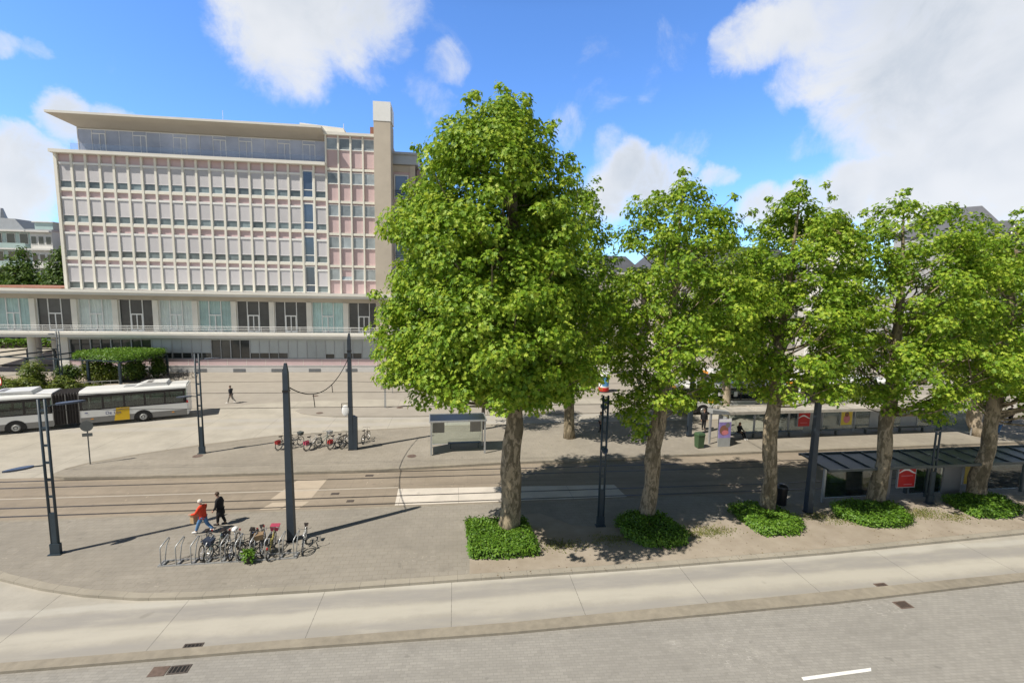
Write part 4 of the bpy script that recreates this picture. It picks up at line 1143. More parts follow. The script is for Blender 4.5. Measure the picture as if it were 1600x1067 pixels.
def bush(name, label, loc, rx, ry, h, n, seed, mat='shrub_leaf', leaf=0.16, cat='bush', group=None, nb=9):
    g = np.random.default_rng(seed)
    t = thing(name, label, cat, loc, 0, group)
    c = g.normal(0, 1, (nb, 3)); c /= np.linalg.norm(c, axis=1, keepdims=True); c[:, 2] = np.abs(c[:, 2])
    c = c*np.array([rx*0.62, ry*0.62, h*0.55])*g.uniform(0.4, 1, (nb, 1))+np.array([0, 0, h*0.28])
    st = MB()
    for k in range(nb): st.tube([(0, 0, -0.05), tuple(c[k]*np.array([.5, .5, .6])), tuple(c[k])], [0.035, 0.025, 0.01], 5)
    st.build('stem', 'bark_dark', t)
    ids = g.integers(0, nb, n); off = g.normal(0, 1, (n, 3)); off /= np.linalg.norm(off, axis=1, keepdims=True); off *= (g.uniform(0.1, 1, n)**0.4)[:, None]
    pos = c[ids]+off*np.array([rx*0.5, ry*0.5, h*0.36])*g.uniform(0.8, 1.1, (n, 1))
    pos[:, 2] = np.abs(pos[:, 2])
    leaves('foliage', pos, off+np.array([0, 0, 0.7])+g.normal(0, 0.4, (n, 3)), off+g.normal(0, 0.6, (n, 3)), leaf*g.uniform(0.6, 1.3, n), mat, t, 1)
    return t


# the garden by the pergola
struct(MB().poly([(-80, 52, -0.004), (-44, 54.5, -0.004), (-37.5, 58.0, -0.004), (-36.2, 65.5, -0.004), (-80, 66, -0.004)]), 'garden_bed', 'soil')
BG = 'garden bushes below the pergola'
for i, (x, y, rx, ry, h, m_, lb) in enumerate([
        (-46.4, 57.6, 1.9, 1.6, 3.9, 'shrub_leaf', 'tall round yellow green bush standing up between the pergola posts'),
        (-49.2, 55.8, 2.1, 1.5, 2.3, 'shrub_leaf', 'pale green bush right of the white and red road sign'),
        (-45.9, 55.6, 2.2, 1.3, 1.9, 'shrub_leaf', 'low flowering bush in front of the tall round bush'),
        (-51.8, 58.2, 2.4, 1.7, 2.8, 'ivy_leaf', 'dark green bush at the left edge above the bus roof'),
        (-42.6, 56.6, 1.6, 1.2, 1.7, 'shrub_leaf', 'small round bush right of the garden lamp post'),
        (-44.2, 59.4, 1.7, 1.4, 2.7, 'ivy_leaf', 'dark bush behind the garden lamp post')]):
    bush('bush', lb, (x, y, 0), rx, ry, h, 2600, 100+i, m_, 0.20, group=BG)
hedge_bed('ground_cover', 'strip of low green ground cover behind the articulated bus', [(-60, 61), (-50, 60.5), (-45.5, 59.4), (-40.2, 58.4), (-39.8, 57.4), (-44.8, 54.6), (-52, 53.0), (-60, 52)], 0.55, 15000, 31, mat='shrub_leaf', leaf=0.17, z=0.0, cat='plants', shagg=0.1)
# climbing plants over the pergola
hedge_bed('climbing_plant', 'thick green climber spread over the top of the pergola', [(-46.0, 64.0), (-43.5, 66.8), (-38.0, 66.8), (-36.9, 64.6), (-37.6, 61.2), (-38.5, 59.4), (-41.5, 60.2), (-44.5, 61.2)], 0.8, 9000, 33, mat='hedge_leaf', leaf=0.20, z=0.0, cat='plant', shagg=0.12).location.z = 2.75
bush('climbing_plant', 'dark hanging climber filling the right end of the pergola', (-38.6, 62.0, 0), 1.3, 3.0, 3.2, 4200, 141, 'ivy_leaf', 0.2, 'plant')
bush('climbing_plant', 'leafy climber between the middle pergola posts', (-41.4, 61.2, 0), 2.2, 1.2, 3.0, 4200, 142, 'shrub_leaf', 0.2, 'plant')
bush('climbing_plant', 'dense dark climber hanging at the far right end post of the pergola', (-37.6, 64.6, 0), 1.0, 1.6, 3.0, 3000, 143, 'ivy_leaf', 0.2, 'plant')
bush('climbing_plant', 'mottled climber at the left of the overgrown pergola top', (-43.8, 62.2, 0), 1.5, 1.2, 2.8, 3200, 144, 'shrub_leaf', 0.2, 'plant')
# far left: bank, hedge and trees behind the building
struct(MB().poly([(-110, 73, 0.2), (-56, 73, 0.2), (-58, 98, 2.2), (-110, 98, 2.2)]), 'bank', 'back_concrete')
hedge_bed('hedge', 'long clipped hedge on the bank beyond the open ground floor', [(-100, 80), (-60.6, 84.8), (-60.2, 86.2), (-100, 82.2)], 2.3, 7000, 37, mat='hedge_leaf', leaf=0.4, z=0.0, shagg=0.2)
tag(MB().box(-110, -56, 97, 97.5, 0, 4.0).build('garden_wall', 'pink_panel'), 'pink garden wall behind the clipped hedge at the far left', 'wall')


def far_tree(label, x, y, h, r, seed, group='trees in front of the houses at the far left'):
    env = [(h*0.16, r*0.55, r*0.55), (h*0.35, r, r), (h*0.6, r*0.95, r*0.95), (h*0.82, r*0.62, r*0.62), (h, r*0.12, r*0.12)]
    return tree('leafy_tree', label, (x, y, 0), [(0, 0, 0, 0.35), (0, 0, h*0.9, 0.06)], env, 95, 95, 0.42, 'far_leaf', 'bark_dark', seed, 1.45, group, limb=0.3, ell_f=0.8)


far_tree('dark broad tree at the left edge in front of the glass balconies', -80.5, 92, 16.2, 5.4, 201)
far_tree('taller green tree below the white town house', -73.8, 92, 17.2, 3.2, 202)
far_tree('round tree close to the left corner of the office block', -66.2, 90, 16.8, 3.4, 203)
far_tree('low dark tree filling the gap under the town house balconies', -70.0, 94, 13.0, 3.4, 204)


# ------------------------------------------------------------------ lamp posts of twin tubes
def lamp_post(label, loc, h=7.1, rot=0.0, arms=((6.75, 40, 1.0), (4.15, 220, 0.95)), group='twin tube lamp posts', solid=1.95):
    t = thing('lamp_post', label, 'lamp post', loc, rot, group)
    a = MB()
    for s in (-1, 1): MB().tube([(s*0.13, 0, -0.1), (s*0.13, 0, h)], 0.055, 10).build('pole', 'lamp_steel', t, smooth=True)
    a = MB(); a.box(-0.10, 0.10, -0.045, 0.045, 0.35, solid); a.box(-0.20, 0.20, -0.075, 0.075, 0.02, 0.5); a.box(-0.26, 0.26, -0.16, 0.16, -0.05, 0.03)
    a.build('base', 'lamp_steel', t)
    z = solid+0.75
    while z < h-0.2:
        MB().box(-0.09, 0.09, -0.03, 0.03, z-0.05, z+0.05).build('rung', 'lamp_steel', t); z += 0.78
    for (z, az, L) in arms:
        c, s = math.cos(R(az)), math.sin(R(az))
        a = MB(); a.tube([(0.13*c, 0.0, z), (0.30*c, 0.30*s, z+0.03), (0.45*c, 0.45*s, z+0.05)], 0.03, 6); am = a.build('arm', 'lamp_steel', t)
        b = MB(); n_ = 14
        prof = [(0.42+L*k/n_, 0.17*math.sin(math.pi*min(1, (k/n_)**0.8*0.96+0.04))**0.7) for k in range(n_+1)]
        up = []; lo = []
        for d, hw in prof: up.append((d, hw)); lo.append((d, -hw))
        out = up+lo[::-1]
        b.prism([(d*c-w_*s, d*s+w_*c) for d, w_ in out], z+0.02, z+0.10)
        b.build('lamp_head', 'lamp_head', am)
    return t


lamp_post('twin tube lamp post on the front pavement left of the red jacketed walker', K(-17.9, 22.56))
lamp_post('twin tube lamp post on the left tip of the tram platform', K(-18.1, 35.6, PZ), 7.2, 0, ((6.75, 20, 1.0), (4.15, 200, 0.9)))
lamp_post('twin tube lamp post standing between the biggest plane tree and the next one', K(7.73, 23.0), 6.95, 0, ((6.1, 78, 0.95), (4.3, 255, 0.9)))
lamp_post('twin tube lamp post in front of the near shelter', K(28.5, 24.0), 7.0, 0, ((5.9, 190, 0.95), (4.6, 215, 0.95)))
lamp_post('slim garden lamp post among the bushes behind the bus', (-43.0, 57.0, 0), 6.6, 0, ((6.2, 170, 0.7), (5.6, 185, 0.6)))


def mast(label, loc, h, wdt=0.34, extra=None):
    t = thing('steel_mast', label, 'mast', loc, 0, 'dark steel tram wire masts')
    a = MB(); hw = wdt/2; tp = hw*0.62
    a.grid8([(-hw, -hw, -0.1), (hw, -hw, -0.1), (hw, hw, -0.1), (-hw, hw, -0.1), (-tp-0.02, -tp, h-0.45), (tp, -tp, h-0.45), (tp, tp, h-0.45), (-tp-0.02, tp, h-0.45)])
    a.build('shaft', 'post_steel', t)
    a = MB(); a.grid8([(-tp-0.02, -tp, h-0.45), (tp, -tp, h-0.45), (tp, tp, h-0.45), (-tp-0.02, tp, h-0.45), (-0.05, -0.06, h), (0.05, -0.06, h), (0.05, 0.06, h), (-0.05, 0.06, h)])
    a.build('pointed_cap', 'post_steel', t)
    a = MB(); a.box(-hw-0.03, hw+0.03, -hw-0.03, hw+0.03, -0.05, 0.06); a.box(-tp-.04, tp+.03, -tp-.03, tp+.03, h-1.35, h-1.25); a.build('collar', 'black_paint', t)
    return t


m1 = mast('thick dark mast beside the bicycle stand at the front', K(-7.81, 22.91), 8.63)
m2 = mast('dark mast with a round white mirror and a cabinet at its foot', K(-7.67, 35.74, PZ), 8.7)
a = MB(); a.box(0.18, 0.46, -0.17, 0.17, 0, 2.45); a.extr([(0.18, 2.45), (0.46, 2.45), (0.18, 2.6)], 'y', -0.17, 0.17); a.build('cabinet', 'post_steel', m2)
a = MB(); a.ell((-0.33, -0.12, 3.0), 0.27, 0.08, 0.42, 16, 10); a.build('mirror', 'sign_white', m2)
a = MB(); a.tube([(-0.17, 0, 3.5), (-0.62, 0, 3.5), (-0.62, 0, 2.9), (-0.4, 0, 2.9)], 0.03, 6); a.build('bracket', 'black_paint', m2)
mast('thick dark mast in front of the left end of the near shelter', K(20.11, 23.5), 8.4)
mast('dark mast on the tram platform behind the green bin', K(20.04, 37.3, PZ), 8.7)

# overhead wires
WIRE = 'wire_black'


def wire(label, pts, r=0.014, name='overhead_wire', group='tram wires over the tracks'):
    o = MB().tube(pts, r, 5).build(name, WIRE); return tag(o, label, 'wire', group)


def sag(a, b, s, n=16):
    a, b = Vector(a), Vector(b)
    return [tuple(a.lerp(b, k/n)+Vector((0, 0, -4*s*(k/n)*(1-k/n)))) for k in range(n+1)]


wire('thin contact wire above the front tram track', [(-70, 27.6, 5.6), (-20, 26.92, 5.55), (20, 26.92, 5.55), (80, 28.6, 5.6)])
wire('thin contact wire above the back tram track', [(-70, 31.3, 5.6), (-20, 30.65, 5.55), (20, 30.65, 5.55), (80, 32.2, 5.6)])
wire('carrier wire hung above the back tram track', sag((-70, 31.3, 6.9), (-7.7, 30.65, 6.3), 0.35)+sag((-7.7, 30.65, 6.3), (20, 30.65, 6.3), 0.3)[1:]+[(80, 32.2, 6.7)], 0.010)
sp1 = sag((-7.67*.99, 35.5, 7.25), (-7.81*.99, 22.9, 7.6), 1.35, 20)
o = wire('thick sagging span cable slung across the tracks between the two left masts', sp1, 0.026, 'span_cable', 'span cables between masts')
wire('sagging span cable slung across the tracks between the two right masts', sag((20.0, 37.0, 7.25), (19.92, 23.4, 7.6), 1.3, 20), 0.026, 'span_cable', 'span cables between masts')
for i, (y, lb) in enumerate(((26.92, 'short dropper holding the front contact wire under the left span cable'), (30.65, 'short dropper holding the back contact wire under the left span cable'))):
    k = min(range(len(sp1)), key=lambda j: abs(sp1[j][1]-y))
    wire(lb, [sp1[k], (sp1[k][0], y, 5.55)], 0.022, 'wire_dropper', 'wire droppers')


# ------------------------------------------------------------------ signs and small posts
t = thing('traffic_sign', 'round road sign seen from behind with a small plate beneath it', 'sign', K(-24.32, 33.91, PZ), R(12))
MB().tube([(0, 0, -.05), (0, 0, 3.0)], 0.035, 8).build('post', 'sign_back', t)
a = MB(); a.tube([(0, -0.05, 2.62), (0, -0.07, 2.62)], 0.36, 24); a.build('disc', 'sign_back', t)
MB().box(-0.28, 0.28, -0.06, -0.045, 1.92, 2.14).build('plate', 'sign_back', t)
t = thing('traffic_sign', 'round red and white no entry for vehicles sign at the left edge', 'sign', (-45.3, 52.7, 0), R(-35))
MB().tube([(0, 0, -.05), (0, 0, 2.3)], 0.035, 8).build('post', 'sign_back', t)
a = MB(); a.tube([(0, -0.05, 1.95), (0, -0.07, 1.95)], 0.42, 24); d_ = a.build('disc', 'sign_red', t)
a = MB(); a.tube([(0, -0.072, 1.95), (0, -0.08, 1.95)], 0.29, 24); a.build('white_field', 'sign_white', d_)
t = thing('stop_post', 'grey green bus stop post with timetable boxes on the narrow island', 'bus stop', K(-6.89, 47.97, .1), 0)
MB().box(-0.09, 0.09, -0.06, 0.06, -.05, 3.0).build('post', 'galvanised', t)
MB().box(-0.42, 0.42, -0.08, 0.08, 2.85, 3.05).build('head', 'shelter_grey', t)
MB().box(-0.40, -0.22, -0.07, 0.07, 1.9, 2.8).build('timetable', 'poster_grey', t); MB().box(-0.16, 0.10, -0.09, -0.065, 1.85, 2.8).build('timetable', 'poster_grey', t)
t = thing('street_post', 'thin grey post in front of the office block beside the big crown', 'post', (-7.03, 54.58, 0), 0)
MB().tube([(0, 0, -.05), (0, 0, 2.7)], 0.05, 8).build('post', 'galvanised', t)
MB().box(-0.5, 0.7, -0.05, 0.05, 2.6, 2.75).build('arm', 'shelter_grey', t)
# advertising column
t = thing('advertising_column', 'round advertising column with a white top, blue poster and red base', 'column', (17.96, 54.44, 0), 0)
MB().cyl(0, 0, 0, 0.15, 0.60, n=24).build('foot', 'shelter_dark', t)
MB().cyl(0, 0, 0.15, 0.62, 0.63, n=24).build('base_band', 'sign_red', t, smooth=False)
a = MB(); a.cyl(0, 0, 0.62, 1.9, 0.62, n=24)
a.build('drum', 'sign_white', t)
a = MB()
for k in range(7):
    a0, a1 = R(-125+k*12), R(-113+k*12)
    a.poly([(0.635*math.cos(a0), 0.635*math.sin(a0), 0.8), (0.635*math.cos(a1), 0.635*math.sin(a1), 0.8), (0.635*math.cos(a1), 0.635*math.sin(a1), 1.85), (0.635*math.cos(a0), 0.635*math.sin(a0), 1.85)])
a.build('poster', 'poster_blue', t)
MB().cyl(0, 0, 1.9, 2.35, 0.66, n=24).build('cap', 'sign_white', t)
# tall totem glimpsed between the crowns
t = thing('clock_totem', 'tall pale totem glimpsed between the biggest tree and the next, above the advertising column', 'totem', (22.0, 66.0, 0), 0)
MB().box(-0.55, 0.55, -0.25, 0.25, 0, 8.5).build('shaft', 'wall_white', t)
MB().box(-0.9, 0.9, -0.3, 0.3, 8.5, 9.9).build('head', 'sign_white', t)
# bins
t = thing('litter_bin', 'green square litter bin on the tram platform left of the long shelter', 'bin', K(19.42, 34.46, PZ), R(8), 'litter bins')
a = MB(); a.grid8([(-.24, -.24, 0.05), (.24, -.24, 0.05), (.24, .24, 0.05), (-.24, .24, 0.05), (-.29, -.29, 1.05), (.29, -.29, 1.05), (.29, .29, 1.05), (-.29, .29, 1.05)]); a.build('bin_body', 'green_bin', t)
a = MB(); a.grid8([(-.32, -.32, 1.05), (.32, -.32, 1.05), (.32, .32, 1.05), (-.32, .32, 1.05), (-.26, -.26, 1.2), (.26, -.26, 1.2), (.26, .26, 1.2), (-.26, .26, 1.2)]); a.build('lid', 'green_bin', t)
t = thing('litter_bin', 'black round topped litter bin in the shade right of the third plane trunk', 'bin', K(19.25, 24.6), 0, 'litter bins')
MB().cyl(0, 0, 0.0, 0.95, 0.27, 0.30, 16).build('bin_body', 'black_paint', t)
a = MB(); a.cyl(0, 0, 0.95, 1.02, 0.33, 0.33, 16); a.ell((0, 0, 1.02), 0.31, 0.31, 0.22, 16, 8); a.build('lid', 'black_paint', t)
# small concrete slab by the second planter
tag(MB().box(-0.33, 0.33, -0.24, 0.24, 0, 0.12).build('concrete_block', 'slab_white', loc=K(9.05, 22.55), rotz=R(15)), 'small white concrete slab lying at the foot of the lamp post', 'block')


# ------------------------------------------------------------------ drains and covers
def grate(label, x, y, z, w_=0.55, d=0.4, rot=0.0, bars=5, mat='iron'):
    t = thing('drain_grate', label, 'drain', (x, y, z), rot, 'drain grates')
    f = MB()
    f.box(-w_/2, w_/2, -d/2, -d/2+.05, 0, .014); f.box(-w_/2, w_/2, d/2-.05, d/2, 0, .014); f.box(-w_/2, -w_/2+.05, -d/2+.05, d/2-.05, 0, .014); f.box(w_/2-.05, w_/2, -d/2+.05, d/2-.05, 0, .014)
    for k in range(1, bars): f.box(-w_/2+w_*k/bars-.016, -w_/2+w_*k/bars+.016, -d/2+.05, d/2-.05, .001, .012)
    f.build('frame', mat, t)
    MB().box(-w_/2+.04, w_/2-.04, -d/2+.04, d/2-.04, -.004, .006).build('opening', 'grate_hole', t)


grate('dark drain grate in the concrete lane beside the median, lower left', -8.85, 16.13, 0.003, 0.62, 0.22, R(1))
grate('dark drain grate in the road gutter, lower left', -8.75, 15.10, 0.002, 0.62, 0.36, R(2))
grate('brown drain grate in the concrete lane beside the median, lower right', 18.35, 16.98, 0.003, 0.55, 0.3, R(2), 7, 'rust_iron')
grate('brown drain grate in the road gutter, lower right', 18.1, 15.75, 0.002, 0.6, 0.42, R(2), 7, 'rust_iron')
tag(MB().box(-.25, .25, -.2, .2, 0, .012).build('drain_cover', 'rust_iron', loc=(-9.35, 15.08, 0.001)), 'rusty square cover left of the road gutter grate', 'cover', 'metal covers')


def cover(label, x, y, z, r=0.33):
    o = MB().cyl(0, 0, -0.01, 0.008, r, r, 20).build('manhole_cover', 'rust_iron', loc=(x, y, z)); return tag(o, label, 'cover', 'metal covers')


for lb, x, y, z in (('round cover on the tram platform near the left tip', -17.9, 34.6, PZ-.003), ('round cover on the platform left of the glass shelter', -3.0, 33.6, PZ-.003), ('round cover in the narrow island', -12.7, 45.9, .098),
                    ('round cover beside the stop post', -5.4, 47.6, .098), ('round cover in front of the office block', -15.2, 53.5, -0.01), ('round cover on the platform left of the green bin', 15.4, 34.5, PZ-.003)):
    cover(lb, x, y, z)
for lb, x, y, w_ in (('dark track drain box in the back tram track', -5.46, 30.62, 0.5), ('dark track drain box in the front tram track below the mast', -7.0, 28.0, 0.45), ('dark track drain box beside the front rail', -5.9, 26.95, 0.4)):
    tag(MB().box(-w_/2, w_/2, -.14, .14, -.01, .010).build('track_drain', 'iron', loc=(x, y, 0)), lb, 'drain', 'track drains')


# ------------------------------------------------------------------ shelters
def bench(parent, x0, x1, y, z=0.45):
    a = MB(); a.box(x0, x1, y-0.18, y+0.18, z-0.05, z)
    a.build('bench', 'shelter_dark', parent)
    for x in (x0+0.2, x1-0.2): MB().box(x-.04, x+.04, y-.1, y+.1, 0, z-.051).build('bench_leg', 'shelter_dark', parent)


t = thing('bus_shelter', 'small glass shelter with two timetable boards on the tram platform left of the biggest trunk', 'shelter', K(0.3, 34.9, PZ), R(3))
for x in (-1.95, 1.95):
    MB().box(x-.06, x+.06, -.75, -.63, 0, 2.5).build('post', 'galvanised', t)
    MB().box(x-.04, x+.04, 0.95, 1.03, 0, 2.5).build('post', 'galvanised', t)
MB().box(-2.05, 2.05, -.80, 1.1, 2.50, 2.53).build('roof', 'glass_roof', t)
a = MB(); a.box(-2.08, 2.08, -.84, -.78, 2.46, 2.58); a.box(-2.08, 2.08, 1.08, 1.14, 2.46, 2.58); a.box(-2.08, -2.02, -.78, 1.08, 2.47, 2.57); a.box(2.02, 2.08, -.78, 1.08, 2.47, 2.57); a.build('roof_frame', 'galvanised', t)
MB().box(-1.9, 1.9, 0.98, 1.0, 0.25, 2.4).build('back_glass', 'glass_clear', t)
MB().box(-1.96, -1.94, -.62, 0.94, 0.2, 2.4).build('side_glass', 'glass_clear', t)
MB().box(-1.85, -0.95, 0.93, 0.97, 1.15, 2.35).build('timetable', 'poster_grey', t)
MB().box(1.0, 1.85, 0.93, 0.97, 1.15, 2.35).build('timetable', 'poster_grey', t)
MB().box(-1.4, -1.2, 0.91, 0.925, 2.0, 2.3).build('notice', 'bus_yellow', t)
bench(t, -0.7, 1.8, 0.62)


def poster(parent, x, y, z, w_, h_, base, marks=(), frame='shelter_grey', face=-1):
    a = MB(); a.box(x-w_/2-.06, x+w_/2+.06, y-.05, y+.05, z-.06, z+h_+.06); f = a.build('poster_frame', frame, parent)
    yy = y+face*0.056
    a = MB(); a.box(x-w_/2, x+w_/2, min(y+face*.051, yy), max(y+face*.051, yy), z, z+h_); a.build('poster', base, f)
    for (kind, u, v, du, dv, mt) in marks:
        a = MB(); cx, cz = x-w_/2+u*w_, z+v*h_; y2 = yy+face*.004
        if kind == 'e':
            n_ = 16; a.poly([(cx+du*w_*math.cos(2*math.pi*k/n_), y2, cz+dv*h_*math.sin(2*math.pi*k/n_)) for k in range(n_)][::face*-1])
        elif kind == 'w':      # wavy band
            n_ = 12; up = [(x-w_/2+w_*k/n_, y2, cz+0.07*h_*math.sin(k/n_*5.2-0.6)+dv*h_*(0.4+0.6*math.sin(math.pi*k/n_))) for k in range(n_+1)]
            lo = [(x-w_/2+w_*k/n_, y2, cz+0.07*h_*math.sin(k/n_*5.2-0.6)) for k in range(n_+1)]
            a.poly(lo+up[::-1])
        else:
            a.box(cx-du*w_/2, cx+du*w_/2, min(y2, yy), max(y2, yy), cz-dv*h_/2, cz+dv*h_/2)
        a.build('artwork', mt, f)
    return f


# the long shelter on the far platform
LS = K(20.7, 35.2, PZ)
t = thing('tram_shelter', 'long pale roofed glass shelter with advertising panels on the tram platform', 'shelter', LS, R(2.6))
L = 25.2
MB().box(1.6, L, 0.1, 1.95, 2.42, 2.50).build('roof', 'shelter_roof', t)
a = MB(); a.box(1.5, L+.1, -0.02, 0.1, 2.36, 2.60); a.box(1.5, L+.1, 1.95, 2.05, 2.36, 2.60)
for k in range(9): a.box(1.62+k*2.9, 1.74+k*2.9, 0.1, 1.95, 2.50, 2.57)
a.build('roof_edge', 'shelter_roof', t)
for k in range(8):
    x = 1.9+k*3.3
    MB().box(x-.06, x+.06, 1.65, 1.77, 0, 2.42).build('post', 'shelter_grey', t)
for k in range(7):
    x = 1.96+k*3.3
    if k in (2, 4, 5):
        MB().box(x+1.5, x+3.15, 1.68, 1.74, 0.1, 2.38).build('panel', 'shelter_grey', t)
        MB().box(x+.05, x+1.48, 1.70, 1.72, 0.3, 2.35).build('back_glass', 'glass_clear', t)
    else:
        MB().box(x+.05, x+3.15, 1.70, 1.72, 0.3, 2.35).build('back_glass', 'glass_clear', t)
poster(t, 9.85, 1.58, 0.72, 1.12, 1.55, 'poster_red', [('w', .5, .5, 1, .08, 'sign_white'), ('r', .5, .2, .6, .03, 'poster_pink')])
poster(t, 14.1, 1.58, 0.72, 1.12, 1.55, 'poster_yellow', [('e', .5, .62, .20, .14, 'gable_brown'), ('e', .52, .35, .30, .24, 'poster_pink'), ('e', .5, .56, .13, .09, 'poster_orange')])
for x0, x1 in ((2.3, 5.0), (5.6, 8.4), (10.8, 13.0), (15.6, 18.2), (19.2, 22.0)): bench(t, x0, x1, 1.2)
# bent end frame with its painted screen
MB().box(-.06, .06, -.06, .06, 0, 2.9).build('end_post', 'galvanised', t)
MB().box(1.02, 1.12, 0.4, 0.5, 0, 2.6).build('end_post', 'galvanised', t)
a = MB(); a.grid8([(-.2, -.5, 2.62), (1.5, -.15, 2.42), (1.5, .35, 2.42), (-.2, .25, 2.62), (-.2, -.5, 2.94), (1.5, -.15, 2.66), (1.5, .35, 2.66), (-.2, .25, 2.94)]); a.build('end_canopy', 'shelter_grey', t)
a = MB(); a.box(.92, 1.02, -.62, 0.3, 0, 2.35); e = a.build('end_screen', 'shelter_grey', t)
a = MB(); a.box(.30, 1.35, -.70, -.66, 0.0, 0.72); a.build('screen_foot', 'shelter_grey', t)
a = MB(); a.box(.30, 1.35, -.70, -.66, 0.72, 2.25); s_ = a.build('artwork_screen', 'poster_violet', t)
a = MB(); a.box(.30, 1.35, -.706, -.701, 2.0, 2.25); a.build('top_band', 'sign_white', s_)
a = MB(); a.poly([(.75+.38*math.cos(k*.39), -.704, 1.35+.42*math.sin(k*.39)) for k in range(16)]); a.build('artwork', 'brick_red', s_)
a = MB(); a.poly([(.85+.3*math.cos(k*.39), -.707, 1.15+.2*math.sin(k*.39)) for k in range(16)]); a.build('artwork', 'poster_pink', s_)
a = MB(); a.poly([(1.05+.2*math.cos(k*.39), -.705, 1.75+.2*math.sin(k*.39)) for k in range(16)]); a.build('artwork', 'bus_grey', s_)
MB().box(L-.35, L-.27, -.5, -.42, 0, 2.42).build('end_post', 'galvanised', t)
MB().box(L-.30, L-.28, -.4, 1.7, 0.2, 2.3).build('side_glass', 'glass_clear', t)
# yellow and white round marker above the shelter's left end
t2 = thing('stop_sign', 'yellow and white bus stop sign above the left end of the long shelter', 'sign', K(21.3, 36.4, PZ), 0, 'yellow stop signs')
MB().tube([(0, 0, -.02), (0, 0, 3.5)], 0.035, 8).build('post', 'galvanised', t2)
MB().box(-.22, .22, -.04, .04, 3.05, 3.65).build('board', 'bus_yellow', t2)
MB().box(-.22, .22, -.045, .045, 3.66, 3.95).build('top', 'sign_white', t2)
dup(t2, K(26.2, 50.0, .1), 0, 'yellow bus stop sign in front of the farther bus')

# the near shelter, seen from behind
NS = K(21.9, 24.75)
t = thing('tram_shelter', 'dark framed near shelter with a sloping glass roof and a large red poster', 'shelter', NS, R(1.6))
L = 18.0
a = MB()
a.grid8([(-.5, -.95, 2.28), (L, -.95, 2.28), (L, 1.3, 2.42), (-.5, 1.3, 2.42), (-.5, -.95, 2.30), (L, -.95, 2.30), (L, 1.3, 2.44), (-.5, 1.3, 2.44)]); a.build('glass_roof', 'glass_roof', t)
a = MB()
for k in range(14):
    x = -.45+k*1.38; a.bar((x, -.95, 2.34), (x, 1.3, 2.48), .07, .07)
a.box(-.55, L, -1.02, -.92, 2.22, 2.36); a.box(-.55, L, 1.26, 1.36, 2.38, 2.52)
a.build('roof_frame', 'shelter_dark', t)
for k in range(6):
    x = 0.05+k*3.55
    MB().box(x-.06, x+.06, -.16, -.04, 0, 2.32).build('post', 'galvanised' if k == 0 else 'shelter_dark', t)
    MB().bar((x, -.1, 2.25), (x, 1.5, 2.45), .08, .08).build('bracket', 'shelter_dark', t)
for (x0, x1, k) in ((.2, 3.5, 'g'), (3.7, 4.6, 's'), (6.0, 8.2, 'g'), (8.3, 9.6, 's'), (10.6, 14.2, 'g'), (14.3, 15.4, 's'), (15.5, 17.9, 'g')):
    if k == 's': MB().box(x0, x1, -.13, -.07, 0.1, 2.25).build('panel', 'bus_grey', t)
    else: MB().box(x0, x1, -.11, -.09, 0.25, 2.2).build('back_glass', 'glass_clear', t)
poster(t, 5.65, -.1, 0.72, 1.16, 1.55, 'poster_red', [('w', .5, .60, 1, .08, 'sign_white'), ('e', .45, .86, .34, .10, 'poster_orange'), ('e', .6, .95, .10, .05, 'gable_brown'), ('r', .5, .45, .7, .03, 'poster_pink'), ('r', .6, .10, .5, .03, 'poster_pink')])
poster(t, 10.1, -.1, 0.72, 0.62, 1.55, 'poster_yellow', [('e', .7, .8, .25, .12, 'poster_orange')])
poster(t, 1.35, 0.4, 0.95, 0.9, 1.25, 'curtain_pale', [], 'shelter_dark')
for x0, x1 in ((2.2, 4.4), (6.2, 8.1), (11, 13.8)): bench(t, x0, x1, 0.5)

# ------------------------------------------------------------------ pergola
PP = 'dark blue steel pergola'
t = thing('pergola', 'dark blue steel pergola over the garden behind the articulated bus', 'pergola', (-43, 61, 0), 0)
a0 = Vector((-58.0, 63.4)); a1 = Vector((-38.3, 58.9)); back = Vector((1.4, 6.6))
fr_ = [a0.lerp(a1, k/5) for k in range(6)]
off = Vector((43, -61))
for k, p in enumerate(fr_):
    for q in (p, p+back):
        w_ = q+off
        MB().box(w_.x-.11, w_.x+.11, w_.y-.11, w_.y+.11, 0, 2.72).build('post', 'lamp_steel', t)
    u, v_ = p+off, p+back+off
    MB().bar((u.x, u.y, 2.80), (v_.x, v_.y, 2.80), .14, .16).build('beam', 'lamp_steel', t)
u, v_ = a0+off, a1+off
MB().bar((u.x, u.y, 2.95), (v_.x, v_.y, 2.95), .12, .13).build('beam', 'lamp_steel', t)
MB().bar((u.x+back.x, u.y+back.y, 2.95), (v_.x+back.x, v_.y+back.y, 2.95), .12, .13).build('beam', 'lamp_steel', t)


# ------------------------------------------------------------------ buses
def wheel(parent, x, y, r=0.48, face=-1):
    a = MB(); a.tube([(x, y, r), (x, y-face*0.28, r)], r*0.60, 20); wnode = a.build('wheel', 'bus_grey', parent)
    a = MB(); a.ring((x, y-face*0.14, r), (0, 1, 0), r*0.80, r*0.20, 26, 8); a.build('tyre', 'rubber', wnode, smooth=True)
    a = MB(); a.ring((x, y+face*0.005, r), (0, 1, 0), r*0.40, 0.045, 20, 6); a.tube([(x, y+face*.05, r), (x, y, r)], r*0.16, 10); a.build('rim', 'galvanised', wnode)


